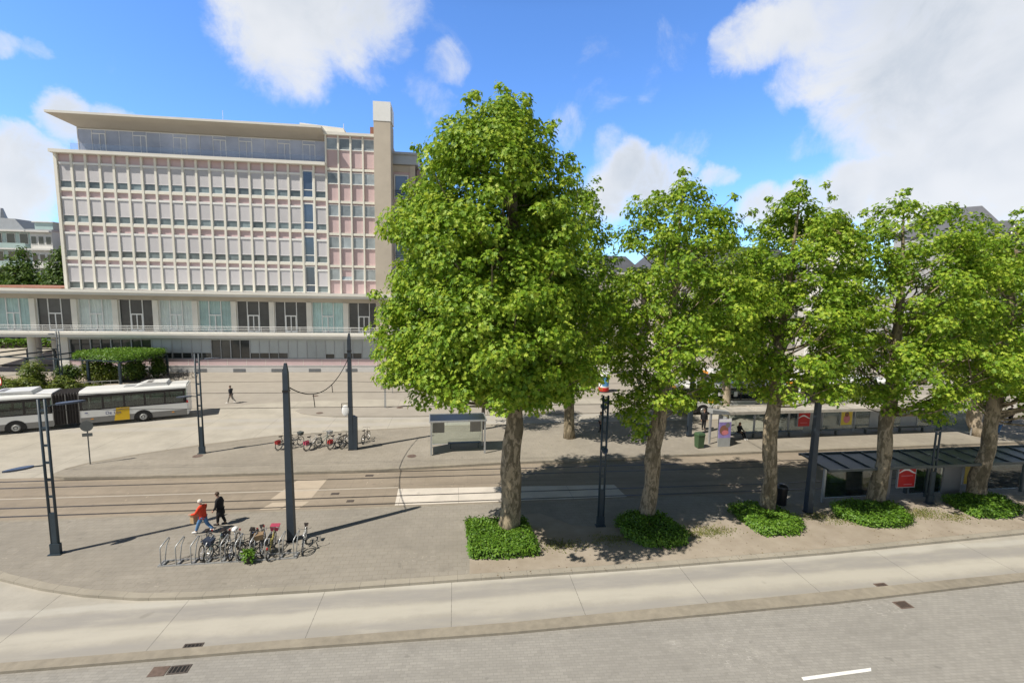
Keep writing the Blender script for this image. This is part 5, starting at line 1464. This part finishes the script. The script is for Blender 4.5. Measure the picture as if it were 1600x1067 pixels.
def bus_section(t, x0, x1, wheels, ends=(True, True), pods=(), npane=5, doors=()):
    W_ = 1.26
    b = MB()
    roof = [(-W_, 2.74), (-W_, 2.86), (-W_+.08, 2.98), (-W_+.30, 3.06), (W_-.30, 3.06), (W_-.08, 2.98), (W_, 2.86), (W_, 2.74)]
    b.extr(roof, 'x', x0, x1)
    for s in (-1, 1):
        y0, y1 = (-W_, -W_+.05) if s < 0 else (W_-.05, W_)
        b.box(x0, x1, y0, y1, 0.34, 1.42)
    b.box(x0+.02, x1-.02, -W_+.06, W_-.06, 0.36, 0.46)
    for e, x in ((0, x0), (1, x1)):
        if ends[e]:
            xa, xb = (x-.10, x) if e == 0 else (x, x+.10)
            b.grid8([(xa, -W_+.1 if e == 0 else -W_, .34), (xb, -W_ if e == 0 else -W_+.1, .34), (xb, W_ if e == 0 else W_-.1, .34), (xa, W_-.1 if e == 0 else W_, .34),
                     (xa, -W_+.1 if e == 0 else -W_, 2.98), (xb, -W_ if e == 0 else -W_+.1, 2.98), (xb, W_ if e == 0 else W_-.1, 2.98), (xa, W_-.1 if e == 0 else W_, 2.98)])
            xc = xb if e == 0 else xa
    body = b.build('body', 'bus_white', t)
    g = MB()
    for s in (-1, 1):
        y0, y1 = (-W_-.006, -W_-.001) if s < 0 else (W_+.001, W_+.006)
        g.box(x0+.02, x1-.01, y0, y1, 0.33, 0.82)
    g.build('skirt', 'bus_grey', t)
    xs = [x0+.10+(x1-.18-x0-.10)*k/npane for k in range(npane+1)]
    f = MB()
    for s in (-1, 1):
        y0, y1 = (-W_-.004, -W_+.05) if s < 0 else (W_-.05, W_+.004)
        f.box(x0+.0, x1-.05, y0, y1, 2.50, 2.735)
        f.box(x0+.0, x1-.05, y0, y1, 1.425, 1.52)
        for k, x in enumerate(xs): f.box(x-.07, x+.07, y0, y1, 1.521, 2.499)
    f.build('window_band', 'bus_black', t)
    for s in (-1, 1):
        for k in range(npane):
            y0, y1 = (-W_+.01, -W_+.02) if s < 0 else (W_-.02, W_-.01)
            MB().box(xs[k]+.071, xs[k+1]-.071, y0, y1, 1.521, 2.499).build('window', 'glass_bus', t)
    i = MB(); x = x0+0.6
    while x < x1-0.7:
        for y in (-.95, .55): i.box(x, x+.42, y, y+.42, 0.47, 0.95); i.box(x+.40, x+.48, y, y+.42, 0.95, 1.75)
        x += 0.85
    i.tube([(x0+1.2, 0, .47), (x0+1.2, 0, 2.73)], .02, 5); i.tube([(x1-1.6, 0, .47), (x1-1.6, 0, 2.73)], .02, 5)
    i.build('seat_row', 'bus_seat', t)
    for wx in wheels:
        for s in (-1, 1):
            ar = MB(); n_ = 16; y0 = s*(W_+.002)
            pts = [(wx+.66*math.cos(math.pi*k/n_), y0, .46+.62*math.sin(math.pi*k/n_)) for k in range(n_+1)]+[(wx-.66, y0, .33), (wx+.66, y0, .33)]
            pts2 = [(p[0], s*(W_+.010), p[2]) for p in pts]
            i0 = len(ar.v); ar.v += pts+pts2; m_ = len(pts)
            ar.f.append(tuple(range(i0, i0+m_))); ar.mi.append(0); ar.f.append(tuple(range(i0+m_, i0+2*m_))); ar.mi.append(0)
            for k in range(m_): ar.f.append((i0+k, i0+(k+1) % m_, i0+m_+(k+1) % m_, i0+m_+k)); ar.mi.append(0)
            ar.build('wheel_arch', 'rubber', t)
            wheel(t, wx, s*(W_+.015), 0.48, s)
    for (a, b_) in pods:
        p = MB(); p.extr([(a, 3.061), (b_, 3.061), (b_-.12, 3.34), (a+.75, 3.34)], 'y', -.95, .95); pd = p.build('roof_unit', 'bus_white', t)
        q = MB(); q.box(a+.9, a+1.3, -.6, .6, 3.341, 3.36); q.build('vent', 'bus_grey', pd)
    q = MB(); q.box((x0+x1)/2-.9, (x0+x1)/2-.1, -.45, .45, 3.061, 3.09); q.build('roof_hatch', 'shelter_grey', t)
    return body


ang = math.atan2(44.95-40.55, -23.95+35.4)
t = thing('articulated_bus', 'white and grey articulated bus with a yellow side panel and dark bellows', 'bus', (-31.45, 42.32, 0.0), ang)
# origin at the bellows on the near side: shift so that the near side lies on y = 0
DX, NY = 0.0, 1.27
root = t
# rear car right of the bellows, front car left of it
_before = set(bpy.data.objects)
bus_section(t, 0.55, 7.95, [4.75], (False, True), [(4.1, 6.6)], 5)
bus_section(t, -10.4, -1.15, [-3.4, -8.0], (True, False), [(-5.4, -2.3)], 6)
bl = MB()
for k in range(9):
    xa = -1.15+1.70*k/9; xb = xa+1.70/9; xm = (xa+xb)/2; W_ = 1.24
    for (u, v_, d0, d1) in ((xa, xm, -.10, 0.0), (xm, xb, 0.0, -.10)):
        pa = [(-W_-d0, .40), (-W_-d0, 2.90), (-W_+.12-d0, 3.0+d0*.6), (W_-.12+d0, 3.0+d0*.6), (W_+d0, 2.90), (W_+d0, .40)]
        pb_ = [(-W_-d1, .40), (-W_-d1, 2.90), (-W_+.12-d1, 3.0+d1*.6), (W_-.12+d1, 3.0+d1*.6), (W_+d1, 2.90), (W_+d1, .40)]
        for j in range(6):
            j2 = (j+1) % 6
            bl.poly([(u, *pa[j]), (v_, *pb_[j]), (v_, *pb_[j2]), (u, *pa[j2])])
bl.build('bellows', 'bus_bellows', t)
rg = MB()
for x in (-1.12, -0.30, 0.52): rg.box(x-.03, x+.03, -1.27, -1.245, .42, 2.9)
rg.build('bellows_ring', 'bus_grey', t)
yp = MB(); yp.poly([(2.75, -1.272, .36), (3.80, -1.272, .36), (3.83, -1.272, 1.45), (2.92, -1.272, 1.45)]).poly([(2.75, -1.268, .36), (2.92, -1.268, 1.45), (3.83, -1.268, 1.45), (3.80, -1.268, .36)])
yp.build('yellow_panel', 'bus_yellow', t)
M4 = Matrix.Translation((2.72, -1.279, 1.06)) @ Matrix.Rotation(R(90), 4, 'X')
text_part('lettering', 'De Lijn', 0.36, 'text_blue', t, M4)
sw = MB(); sw.tube([(2.75, -1.278, 1.28), (3.3, -1.278, 1.33), (3.8, -1.278, 1.38)], .022, 4); sw.build('logo_swoosh', 'text_blue', t)
for x, mt in ((1.3, 'light_amber'), (6.9, 'light_amber')): MB().box(x-.09, x+.09, -1.279, -1.268, .62, .70).build('marker_light', mt, t)
MB().box(7.93, 8.06, -1.285, -1.19, 1.42, 1.62).build('tail_light', 'light_red', t)
MB().box(0.85, 1.05, -1.275, -1.262, 1.17, 1.23).build('side_badge', 'text_blue', t)
text_part('route_display', '971A', 0.62, 'curtain_pale', t, Matrix.Translation((7.1, -1.20, 2.03)) @ Matrix.Rotation(R(90), 4, 'X'))
for o in set(bpy.data.objects)-_before:
    if o.parent is t: o.location.y += NY


def rigid_bus(label, loc, rot, L=12.0):
    t = thing('city_bus', label, 'bus', loc, rot, 'white city buses at the stops on the right')
    bus_section(t, 0.1, L-.1, [2.75, 8.7], (True, True), [(6.5, 9.6)], 7)
    a = MB(); a.box(-.03, .09, -1.1, 1.1, 1.25, 2.62); a.build('windscreen', 'bus_black', t)
    a = MB(); a.box(-.045, -.03, -.8, .8, 2.64, 2.9); a.build('destination_display', 'light_amber', t)
    for y in (-.95, .95): MB().box(-.03, .0, y-.16, y+.16, .62, .85).build('headlight', 'sign_white', t)
    for y in (-1.27, 1.20): MB().box(1.0, 2.1, y, y+.07, .36, 2.6).build('door', 'bus_black', t)
    MB().box(4.3, 5.0, -1.275, -1.265, 1.95, 2.3).build('notice', 'sign_white', t); MB().box(6.0, 6.4, -1.275, -1.265, 1.85, 2.35).build('notice', 'sign_white', t)
    return t


bs = rigid_bus('white bus with a black window band standing behind the left end of the long shelter', (22.0, 44.9, 0), R(1.5))
b2_ = rigid_bus('farther white bus with a yellow stop sign at its nose, behind the first standing bus', (29.8, 52.6, 0), R(-4))
b3_ = rigid_bus('white bus farther right behind the long shelter, mostly hidden by crowns', (36.0, 46.1, 0), R(3))


# ------------------------------------------------------------------ bicycles
_bm = {}


def bicycle(label, loc, rot, paint, basket=None, carrier=True, group='bicycles in the front stand', lean=4.0, panniers=None, upright=True, far=False, cover_=None):
    """local +X is forwards"""
    t = thing('bicycle', label, 'bicycle', loc, 0, group)
    t.rotation_euler = (R(lean), 0, rot)
    r = 0.34; wb = 1.08; k = 14 if far else 22
    for nm, x in (('front', wb), ('rear', 0.0)):
        key = ('w', far)
        if key not in _bm:
            a = MB(); a.tube([(0, -.045, 0), (0, .045, 0)], .03, 8)
            for j in range(10 if far else 18):
                q = 2*math.pi*j/(10 if far else 18)
                a.tube([(.02*math.cos(q), .02*(-1)**j, .02*math.sin(q)), (.315*math.cos(q), 0, .315*math.sin(q))], .004 if far else .0028, 3, caps=False)
            wn = a.build('wheel', 'chrome', t)
            a = MB(); a.ring((0, 0, 0), (0, 1, 0), r-.022, .022, k, 6); ty = a.build('tyre', 'rubber', wn)
            a = MB(); a.ring((0, 0, 0), (0, 1, 0), r-.05, .011, k, 5); rm = a.build('rim', 'galvanised', wn)
            _bm[key] = (wn.data, ty.data, rm.data)
        else:
            d = _bm[key]; wn = bpy.data.objects.new('wheel', d[0]); col.objects.link(wn); wn.parent = t
            for q, nn in ((d[1], 'tyre'), (d[2], 'rim')):
                o = bpy.data.objects.new(nn, q); col.objects.link(o); o.parent = wn
        wn.location = (x, 0, r)
    bb = (.43, 0, .29); st = (.30, 0, .80); hd = (.86, 0, .84); hl = (.89, 0, .70)
    f = MB(); tr = .017
    f.tube([bb, (.255, 0, .93)], tr, 6); f.tube([(hd[0]-.02, 0, hd[2]+.06), (.92, 0, .60)], tr, 6)
    f.tube([bb, hl], .019, 6); f.tube([(.34, 0, .62) if upright else st, (.875, 0, .78)], tr, 6)
    for s in (-1, 1):
        f.tube([(.0, .06*s, r), (.29, .02*s, .76)], .009, 5); f.tube([(.0, .06*s, r), bb], .010, 5)
        f.tube([(.92, .035*s, .62), (.97, .05*s, .45), (wb, .05*s, r)], .011, 5)
    f.build('frame', paint, t, smooth=True)
    h = MB(); h.tube([(hd[0]-.02, 0, .88), (.83, 0, 1.02)], .013, 5)
    h.tube([(.63, .29, 1.02), (.74, .27, 1.05), (.84, .10, 1.04), (.84, -.10, 1.04), (.74, -.27, 1.05), (.63, -.29, 1.02)], .013, 6); h.build('handlebar', 'chrome', t)
    h = MB(); h.grid8([(.10, -.09, .92), (.38, -.03, .94), (.38, .03, .94), (.10, .09, .92), (.09, -.10, .99), (.39, -.03, .98), (.39, .03, .98), (.09, .10, .99)]); h.build('saddle', 'leather', t)
    g = MB(); g.ring((0, 0, r), (0, 1, 0), r+.03, .022, 16, 4, 0, R(10), R(175)); g.ring((wb, 0, r), (0, 1, 0), r+.03, .022, 14, 4, 0, R(40), R(160)); g.build('mudguard', 'black_paint' if paint != 'black_paint' else 'galvanised', t)
    c = MB(); c.tube([(.43, -.07, .29), (.43, .07, .29)], .035, 8); c.tube([(.43, .09, .29), (.53, .09, .16)], .012, 5); c.tube([(.43, -.09, .29), (.33, -.09, .42)], .012, 5); c.box(.28, .38, -.17, -.09, .41, .43); c.box(.48, .58, .09, .17, .145, .165); c.box(0.0, .46, .065, .085, .28, .36); c.build('crank', 'black_paint', t)
    if carrier:
        c = MB()
        for y in (-.06, 0, .06): c.tube([(-.32, y, .74), (.22, y, .74)], .007, 4)
        for s in (-1, 1): c.tube([(.0, .06*s, r), (-.12, .06*s, .74)], .007, 4)
        c.build('luggage_rack', 'black_paint', t)
    if basket:
        c = MB(); x0, x1 = .93, 1.25
        c.grid8([(x0+.03, -.15, .78), (x1-.03, -.15, .78), (x1-.03, .15, .78), (x0+.03, .15, .78), (x0-.02, -.20, 1.03), (x1, -.20, 1.03), (x1, .20, 1.03), (x0-.02, .20, 1.03)]); c.build('basket', basket, t)
    if panniers:
        c = MB()
        for s in (-1, 1): c.box(-.24, .08, .08*s-.045, .08*s+.045, .46, .72)
        c.build('pannier', panniers, t)
    if cover_:
        c = MB(); c.ell((.22, 0, 1.0), .2, .13, .09, 10, 6); c.build('saddle_cover', cover_, t)
    if not far:
        c = MB(); c.ell((.95, 0, .80), .05, .05, .05, 8, 6); c.build('headlamp', 'chrome', t)
        c = MB(); c.box(-.38, -.33, -.03, .03, .62, .70); c.build('rear_light', 'light_red', t)
    return t


pm('bike_teal', (0.03, 0.12, 0.12), 0.35, 0.1, 4); pm('bike_red', (0.36, 0.03, 0.03), 0.35, 0.1, 4); pm('bike_silver', (0.45, 0.46, 0.47), 0.3, 0.1, 4, metal=0.7)
pm('bike_yellow', (0.42, 0.36, 0.10), 0.4, 0.1, 4); pm('basket_pink', (0.42, 0.06, 0.11), 0.6, 0.15, 6); pm('wicker', (0.22, 0.15, 0.085), 0.8, 0.2, 9); pm('bike_white', (0.70, 0.70, 0.68), 0.35, 0.05, 4)
pm('crate_blue', (0.025, 0.035, 0.06), 0.6, 0.1, 5)
t = thing('bicycle_stand', 'long galvanised bicycle stand with ten bent hoops on the front pavement', 'bicycle rack', K(-9.95, 21.40), R(1.7))
a = MB(); a.box(-2.85, 2.85, -.24, -.19, 0.0, .05); a.box(-2.85, 2.85, .19, .24, 0.0, .05); a.box(-2.85, -2.80, -.19, .19, 0, .045); a.box(2.80, 2.85, -.19, .19, 0, .045); a.build('base_rail', 'galvanised', t)
for k in range(10):
    x = -2.72+.605*k
    dx = .06
    MB().tube([(x, -.2, .04), (x, -.2, .82), (x+.03, -.16, .90), (x+.13, .26, 1.08), (x+.15, .30, 1.04), (x+.08, .14, .75), (x+.04, .02, .04)], .024, 7).build('hoop', 'galvanised', t, smooth=True)
    MB().box(x+.0, x+.09, -.18, .18, .051, .075).build('wheel_tray', 'galvanised', t)
D90 = R(-90)
for (lb, x, y, rot, paint, kw) in [
        ('dark bicycle with wide bars in the third hoop of the front stand', -11.30, 22.55, D90+R(8), 'black_paint', dict(lean=5)),
        ('bicycle with a dark blue crate on its front in the front stand', -10.72, 22.5, D90-R(10), 'bike_teal', dict(basket='crate_blue', lean=-6, panniers='black_paint')),
        ('old grey bicycle with a pale saddle in the middle of the front stand', -10.05, 22.5, D90+R(6), 'bike_silver', dict(cover_='sign_white', lean=4)),
        ('bicycle with black panniers left of the weed tuft', -9.42, 22.5, D90-R(4), 'black_paint', dict(panniers='leather', lean=-4)),
        ('bicycle with a wicker basket behind the weed tuft', -8.98, 22.75, D90+R(14), 'black_paint', dict(basket='wicker', lean=6)),
        ('yellowish bicycle with a pink red basket in the front stand', -8.25, 22.2, D90-R(172), 'bike_yellow', dict(basket='basket_pink', lean=5)),
        ('silver bicycle with a dark saddle in the last hoop of the front stand', -7.12, 22.7, D90+R(10), 'bike_white', dict(lean=-5))]:
    if 'pink' in lb:
        bicycle(lb, K(x-.08, 21.35), R(97), paint, **kw)
    else:
        bicycle(lb, K(x, y), rot, paint, **kw)
FG = 'bicycles parked on the tram platform'
for (lb, x, y, rot, paint, kw) in [
        ('red tailed hire bicycle at the left end of the far row', -12.95, 36.0, 62, 'black_paint', dict(panniers='bike_red')),
        ('black bicycle partly hidden by the front mast in the far row', -12.3, 36.1, 58, 'black_paint', dict(basket='shelter_dark')),
        ('red and white hire bicycle third from the left in the far row', -10.85, 35.75, 60, 'bike_white', dict(panniers='basket_pink')),
        ('green grey bicycle beside the red and white one in the far row', -10.25, 36.3, 52, 'bike_teal', dict(basket='galvanised')),
        ('pale bicycle with a red rear guard left of the cabinet mast', -9.2, 35.95, 62, 'bike_white', dict(panniers='bike_red')),
        ('dark bicycle between two pale ones near the cabinet mast', -8.75, 36.3, 58, 'black_paint', dict()),
        ('silver bicycle with a white basket touching the cabinet mast', -8.35, 36.0, 60, 'bike_silver', dict(basket='sign_white')),
        ('lone small bicycle right of the cabinet mast', -7.05, 37.1, 78, 'black_paint', dict(carrier=False))]:
    bicycle(lb, K(x, y, PZ), R(rot), paint, group=FG, far=True, lean=rnd.uniform(-5, 5), **kw)
for i, (x, y, rot) in enumerate([(-35.9, 60.9, 20), (-35.2, 62.0, 28), (-34.6, 63.0, 15), (-36.4, 59.9, 24), (-33.9, 63.6, 35)]):
    bicycle(['dark bicycle nearest the end post of the pergola', 'dark bicycle second from the pergola end post', 'dark bicycle farther out from the pergola end post', 'dark bicycle just above the bus roof pod', 'outermost dark bicycle right of the pergola'][i],
            (x, y, 0), R(rot), 'black_paint', group='dark bicycles at the pergola end', far=True, lean=rnd.uniform(-6, 6))
# low white railing behind the bus
t = thing('low_railing', 'low pale bicycle railing in front of the pergola climbers', 'railing', (-41.5, 57.7, 0), R(13))
a = MB(); a.tube([(-3, 0, .8), (3.4, 0, .8)], .03, 6)
for k in range(9): a.tube([(-3+k*.8, 0, 0), (-3+k*.8, 0, .8)], .025, 6)
a.build('rail', 'galvanised', t)

# ------------------------------------------------------------------ people
pm('skin', (0.48, 0.28, 0.20), 0.6, 0.08, 8); pm('cloth_red', (0.62, 0.055, 0.02), 0.8, 0.12, 6); pm('cloth_jeans', (0.10, 0.22, 0.42), 0.85, 0.2, 7)
pm('cloth_black', (0.013, 0.013, 0.015), 0.85, 0.2, 6); pm('cloth_dark', (0.03, 0.032, 0.04), 0.85, 0.2, 6); pm('cloth_white', (0.72, 0.72, 0.70), 0.8, 0.06, 6); pm('cloth_grey', (0.33, 0.31, 0.28), 0.85, 0.12, 6)
pm('hair_white', (0.66, 0.62, 0.55), 0.8, 0.12, 12); pm('hair_brown', (0.07, 0.042, 0.026), 0.7, 0.2, 12); pm('hair_auburn', (0.20, 0.075, 0.03), 0.7, 0.2, 12); pm('shoe_white', (0.70, 0.69, 0.66), 0.6, 0.05, 8); pm('paper_bag', (0.52, 0.36, 0.20), 0.8, 0.1, 5)


def skin_mesh(name, pts, edges, mat, parent, sub=1):
    me = bpy.data.meshes.new(name); me.from_pydata([p[:3] for p in pts], edges, []); me.update()
    o = bpy.data.objects.new(name, me); col.objects.link(o)
    o.modifiers.new('skin', 'SKIN')
    sv = me.skin_vertices[0].data
    for i, p in enumerate(pts):
        rr = p[3]; sv[i].radius = rr if isinstance(rr, tuple) else (rr, rr)
        sv[i].use_root = (i == 0)
    if sub: s = o.modifiers.new('sub', 'SUBSURF'); s.levels = sub; s.render_levels = sub
    dg = bpy.context.evaluated_depsgraph_get()
    m2 = bpy.data.meshes.new_from_object(o.evaluated_get(dg)); m2.name = name
    bpy.data.objects.remove(o)
    m2.materials.clear(); m2.materials.append(M[mat])
    m2.polygons.foreach_set('use_smooth', [True]*len(m2.polygons))
    o = bpy.data.objects.new(name, m2); col.objects.link(o); o.parent = parent
    return o


def person(label, loc, face, h=1.70, top='cloth_black', legs='cloth_dark', shoes='leather', hair='hair_brown', coat=0.0, stride=0.0, armL=0.1, armR=-0.1, bendL=0.3, bendR=0.3, lean=0.03, sit=False, longhair=False, head_fwd=0.02, wide=1.0, group='people on the square'):
    """local +X is where the person faces; joints laid out as a skeleton and grown into one skin"""
    t = thing('person', label, 'person', loc, face, group)
    s = h/1.72
    hipz = (0.92 if not sit else 0.52)*s
    sx = math.sin(lean)
    up = lambda d: (sx*d, hipz+d*math.cos(lean))
    pel = (0, 0, hipz+.02); x1, z1 = up(.22*s); x2, z2 = up(.44*s); x3, z3 = up(.53*s); x4, z4 = up(.60*s); x5, z5 = up(.72*s)
    hf = head_fwd
    B_ = [(*pel, (.15*s*wide, .10*s)), (x1, 0, z1, (.12*s*wide, .08*s)), (x2, 0, z2-.03*s, (.125*s*wide, .07*s)), (x3, 0, z3, .055*s), (x4+hf, 0, z4, .062*s), (x5+hf*1.5, 0, z5-.02*s, .088*s), (x5+hf*1.2, 0, z5+.06*s, .062*s), (x5+hf*1.5+.105*s, 0, z5-.035*s, .016*s)]
    E_ = [(0, 1), (1, 2), (2, 3), (3, 4), (4, 5), (5, 6), (5, 7)]
    J = {}
    for sd, nm, sw in ((1, 'L', stride), (-1, 'R', -stride)):
        y = .085*s*sd
        if sit:
            hp = (.02, y, hipz-.02); kn = (.42*s, y*1.3, hipz+.0); an = (.62*s, y*1.2, .09); to = (.80*s, y*1.2, .05)
        else:
            hp = (0, y, hipz-.05); Lg = .43*s
            kn = (math.sin(sw)*Lg+.03*s, y*.95, hipz-.05-math.cos(sw)*Lg)
            sw2 = sw-(.10 if sw > 0 else .42*min(1, abs(sw)/.35)+.04)
            an = (kn[0]+math.sin(sw2)*Lg*.94, y*.9, max(.08, kn[2]-math.cos(sw2)*Lg*.94)); to = (an[0]+.17*s, y*1.05, max(.04, an[2]-.045))
        J['hip'+nm], J['knee'+nm], J['ankle'+nm], J['toe'+nm] = hp, kn, an, to
        sh = (x2-.01, .175*s*sd*wide, z2-.0*s); aa, bb_ = (armL, bendL) if sd > 0 else (armR, bendR)
        el = (sh[0]+math.sin(aa)*.29*s, sh[1]+.055*s*sd, sh[2]-math.cos(aa)*.29*s)
        wr = (el[0]+math.sin(aa+bb_)*.25*s, el[1]-.01*sd, el[2]-math.cos(aa+bb_)*.25*s)
        J['sh'+nm], J['el'+nm], J['wr'+nm] = sh, el, wr
        i = len(B_)
        B_ += [(*hp, .092*s), (*kn, .060*s), (*an, .042*s), (*to, .036*s)]; E_ += [(0, i), (i, i+1), (i+1, i+2), (i+2, i+3)]
        i = len(B_)
        dv = Vector(wr)-Vector(el); dv.normalize()
        pl = Vector(wr)+dv*.065*s
        B_ += [(*sh, .05*s), (*el, .043*s), (*wr, .029*s), (*pl, (.036*s, .02*s))]; E_ += [(2, i), (i, i+1), (i+1, i+2), (i+2, i+3)]
        side = Vector((dv.z, 0, -dv.x)).normalized()
        for f_, (o_, ln, bend) in enumerate(((-.030, .070, .25), (-.010, .080, .30), (.010, .076, .34), (.030, .060, .4))):
            k = len(B_); b1 = pl+side*o_*s+dv*.022*s; b2 = b1+dv*ln*.55*s; b3 = b2+(dv+Vector((0, -sd*bend, 0))).normalized()*ln*.5*s
            B_ += [(*b1, .011*s), (*b2, .0095*s), (*b3, .007*s)]; E_ += [(i+3, k), (k, k+1), (k+1, k+2)]
        k = len(B_); b1 = Vector(wr)+dv*.03*s+side*(-.038*s); b2 = b1+(dv*.6-side*.7).normalized()*.05*s
        B_ += [(*b1, .012*s), (*b2, .009*s)]; E_ += [(i+2, k), (k, k+1)]
    skin_mesh('body', B_, E_, 'skin', t)
    g = .022*s
    # trousers
    Tp = [(0, 0, hipz+.07*s, (.158*s*wide+g, .10*s+g))]; Te = []
    for nm in 'LR':
        i = len(Tp); a, k, n_ = J['hip'+nm], J['knee'+nm], J['ankle'+nm]
        Tp += [(*a, .098*s+g), (*k, .070*s+g*.7), (n_[0], n_[1], n_[2]+.03*s, .058*s+g*.3)]; Te += [(0, i), (i, i+1), (i+1, i+2)]
    skin_mesh('trousers', Tp, Te, legs, t)
    # jacket or coat
    b0 = hipz-coat*s
    Jp = [(x2, 0, z2+.01*s, (.195*s*wide+g, .145*s+g)), (x1, 0, z1, (.175*s*wide+g, .135*s+g)), (0, 0, hipz-.02 if coat < .05 else hipz-.02, (.168*s*wide+g, .125*s+g)), (x3+hf*.2, 0, z3+.045*s, .074*s)]; Je = [(0, 1), (1, 2), (0, 3)]
    if coat >= .05:
        Jp.append((-.01, 0, b0, (.24*s*wide+g, .20*s+g))); Je.append((2, 4))
    for nm in 'LR':
        i = len(Jp); Jp += [(*J['sh'+nm], .075*s+g*.8), (*J['el'+nm], .054*s+g*.6), (*J['wr'+nm], .042*s+g*.4)]; Je += [(0, i), (i, i+1), (i+1, i+2)]
    skin_mesh('jacket', Jp, Je, top, t)
    for nm in 'LR':
        a, b_ = Vector(J['ankle'+nm]), Vector(J['toe'+nm])
        sm = MB(); c_ = (a+b_)*.5; dv = (b_-a).normalized(); sm.tube([tuple(a-dv*.06*s+Vector((0, 0, -.03*s))), tuple(a+Vector((0, 0, -.02))), tuple(c_), tuple(b_+dv*.05*s)], [.035*s, .052*s, .050*s, .03*s], 10); sm.build('shoe', shoes, t, smooth=True)
    hm = MB(); hc = (x5+hf*1.5-.02*s, 0, z5+.025*s)
    hm.ell(hc, .108*s, .098*s, .105*s, 14, 10)
    if longhair: hm.ell((hc[0]-.05*s, 0, hc[2]-.13*s), .06*s, .10*s, .15*s, 12, 8)
    hm.build('hair', hair, t, smooth=True)
    fm_ = MB()
    for y in (-.034, .034): fm_.ell((x5+hf*1.5+.082*s, y*s, z5-.005*s), .008, .012, .008, 6, 4)
    fm_.box(x5+hf*1.5+.074*s, x5+hf*1.5+.086*s, -.022*s, .022*s, z5-.085*s, z5-.075*s); fm_.build('face', 'gable_brown', t)
    ear = MB()
    for y in (-.092, .092): ear.ell((x5+hf*1.5-.005*s, y*s, z5-.02*s), .02*s, .012*s, .03*s, 6, 5)
    ear.build('ear', 'skin', t)
    return t, J


pr, J = person('person in a bright red jacket and blue jeans, white haired, walking left', K(-12.30, 23.9), R(168), 1.70, 'cloth_red', 'cloth_jeans', 'shoe_white', 'hair_white', coat=0.16, stride=0.42, armL=0.55, armR=0.15, bendL=0.8, bendR=1.1, lean=.10, head_fwd=.04, wide=1.1)
bgt = thing('shopping_bag', 'tan paper shopping bag held in front by the red jacketed walker', 'bag', K(-12.74, 23.98), R(168))
a = MB(); a.grid8([(-.09, -.16, .55), (.09, -.16, .55), (.09, .16, .55), (-.09, .16, .55), (-.09, -.17, .97), (.09, -.17, .97), (.09, .17, .97), (-.09, .17, .97)]); a.build('bag_body', 'paper_bag', bgt)
a = MB(); a.ring((.05, 0, .97), (1, 0, 0), .09, .008, 12, 5, 0, R(0), R(180)); a.build('handle', 'paper_bag', bgt)
person('person in a long black coat walking beside the red jacketed walker', K(-11.86, 24.72), R(172), 1.70, 'cloth_black', 'cloth_black', 'leather', 'hair_brown', coat=0.46, stride=0.16, armL=.1, armR=.05, bendL=.5, bendR=.4, lean=.10, head_fwd=.05, wide=1.12)
person('person in a dark top and pale trousers crossing the square alone', (-22.6, 50.4, 0), R(165), 1.82, 'cloth_dark', 'cloth_grey', 'shoe_white', 'hair_brown', stride=0.36, armL=-.35, armR=.35)
person('person in a pale top and black trousers in the shade behind the lamp post', (12.62, 38.6, PZ), R(200), 1.70, 'cloth_grey', 'cloth_black', 'leather', 'hair_brown', stride=0.14)
person('person in black standing at the far edge of the platform behind the green bin', (22.0, 38.5, PZ), R(250), 1.85, 'cloth_black', 'cloth_black', 'leather', 'hair_brown', stride=0.1, coat=.1)
person('seated person in black with auburn hair and white shoes on the shelter bench', (24.0, 36.35, PZ-.04), R(-75), 1.68, 'cloth_black', 'cloth_black', 'shoe_white', 'hair_auburn', sit=True, longhair=True, armL=.5, armR=.5, bendL=.7, bendR=.7)
person('person in a white shirt and jeans walking at the far right beside the leaning tree', K(49.3, 36.3, PZ), R(20), 1.66, 'cloth_white', 'cloth_jeans', 'leather', 'hair_white', stride=.25, lean=.22, wide=1.1)
person('person in dark clothes standing at the right edge behind the white shirted walker', (54.0, 38.9, PZ), R(200), 1.75, 'cloth_dark', 'cloth_black', 'leather', 'hair_brown', coat=.2, stride=.08)
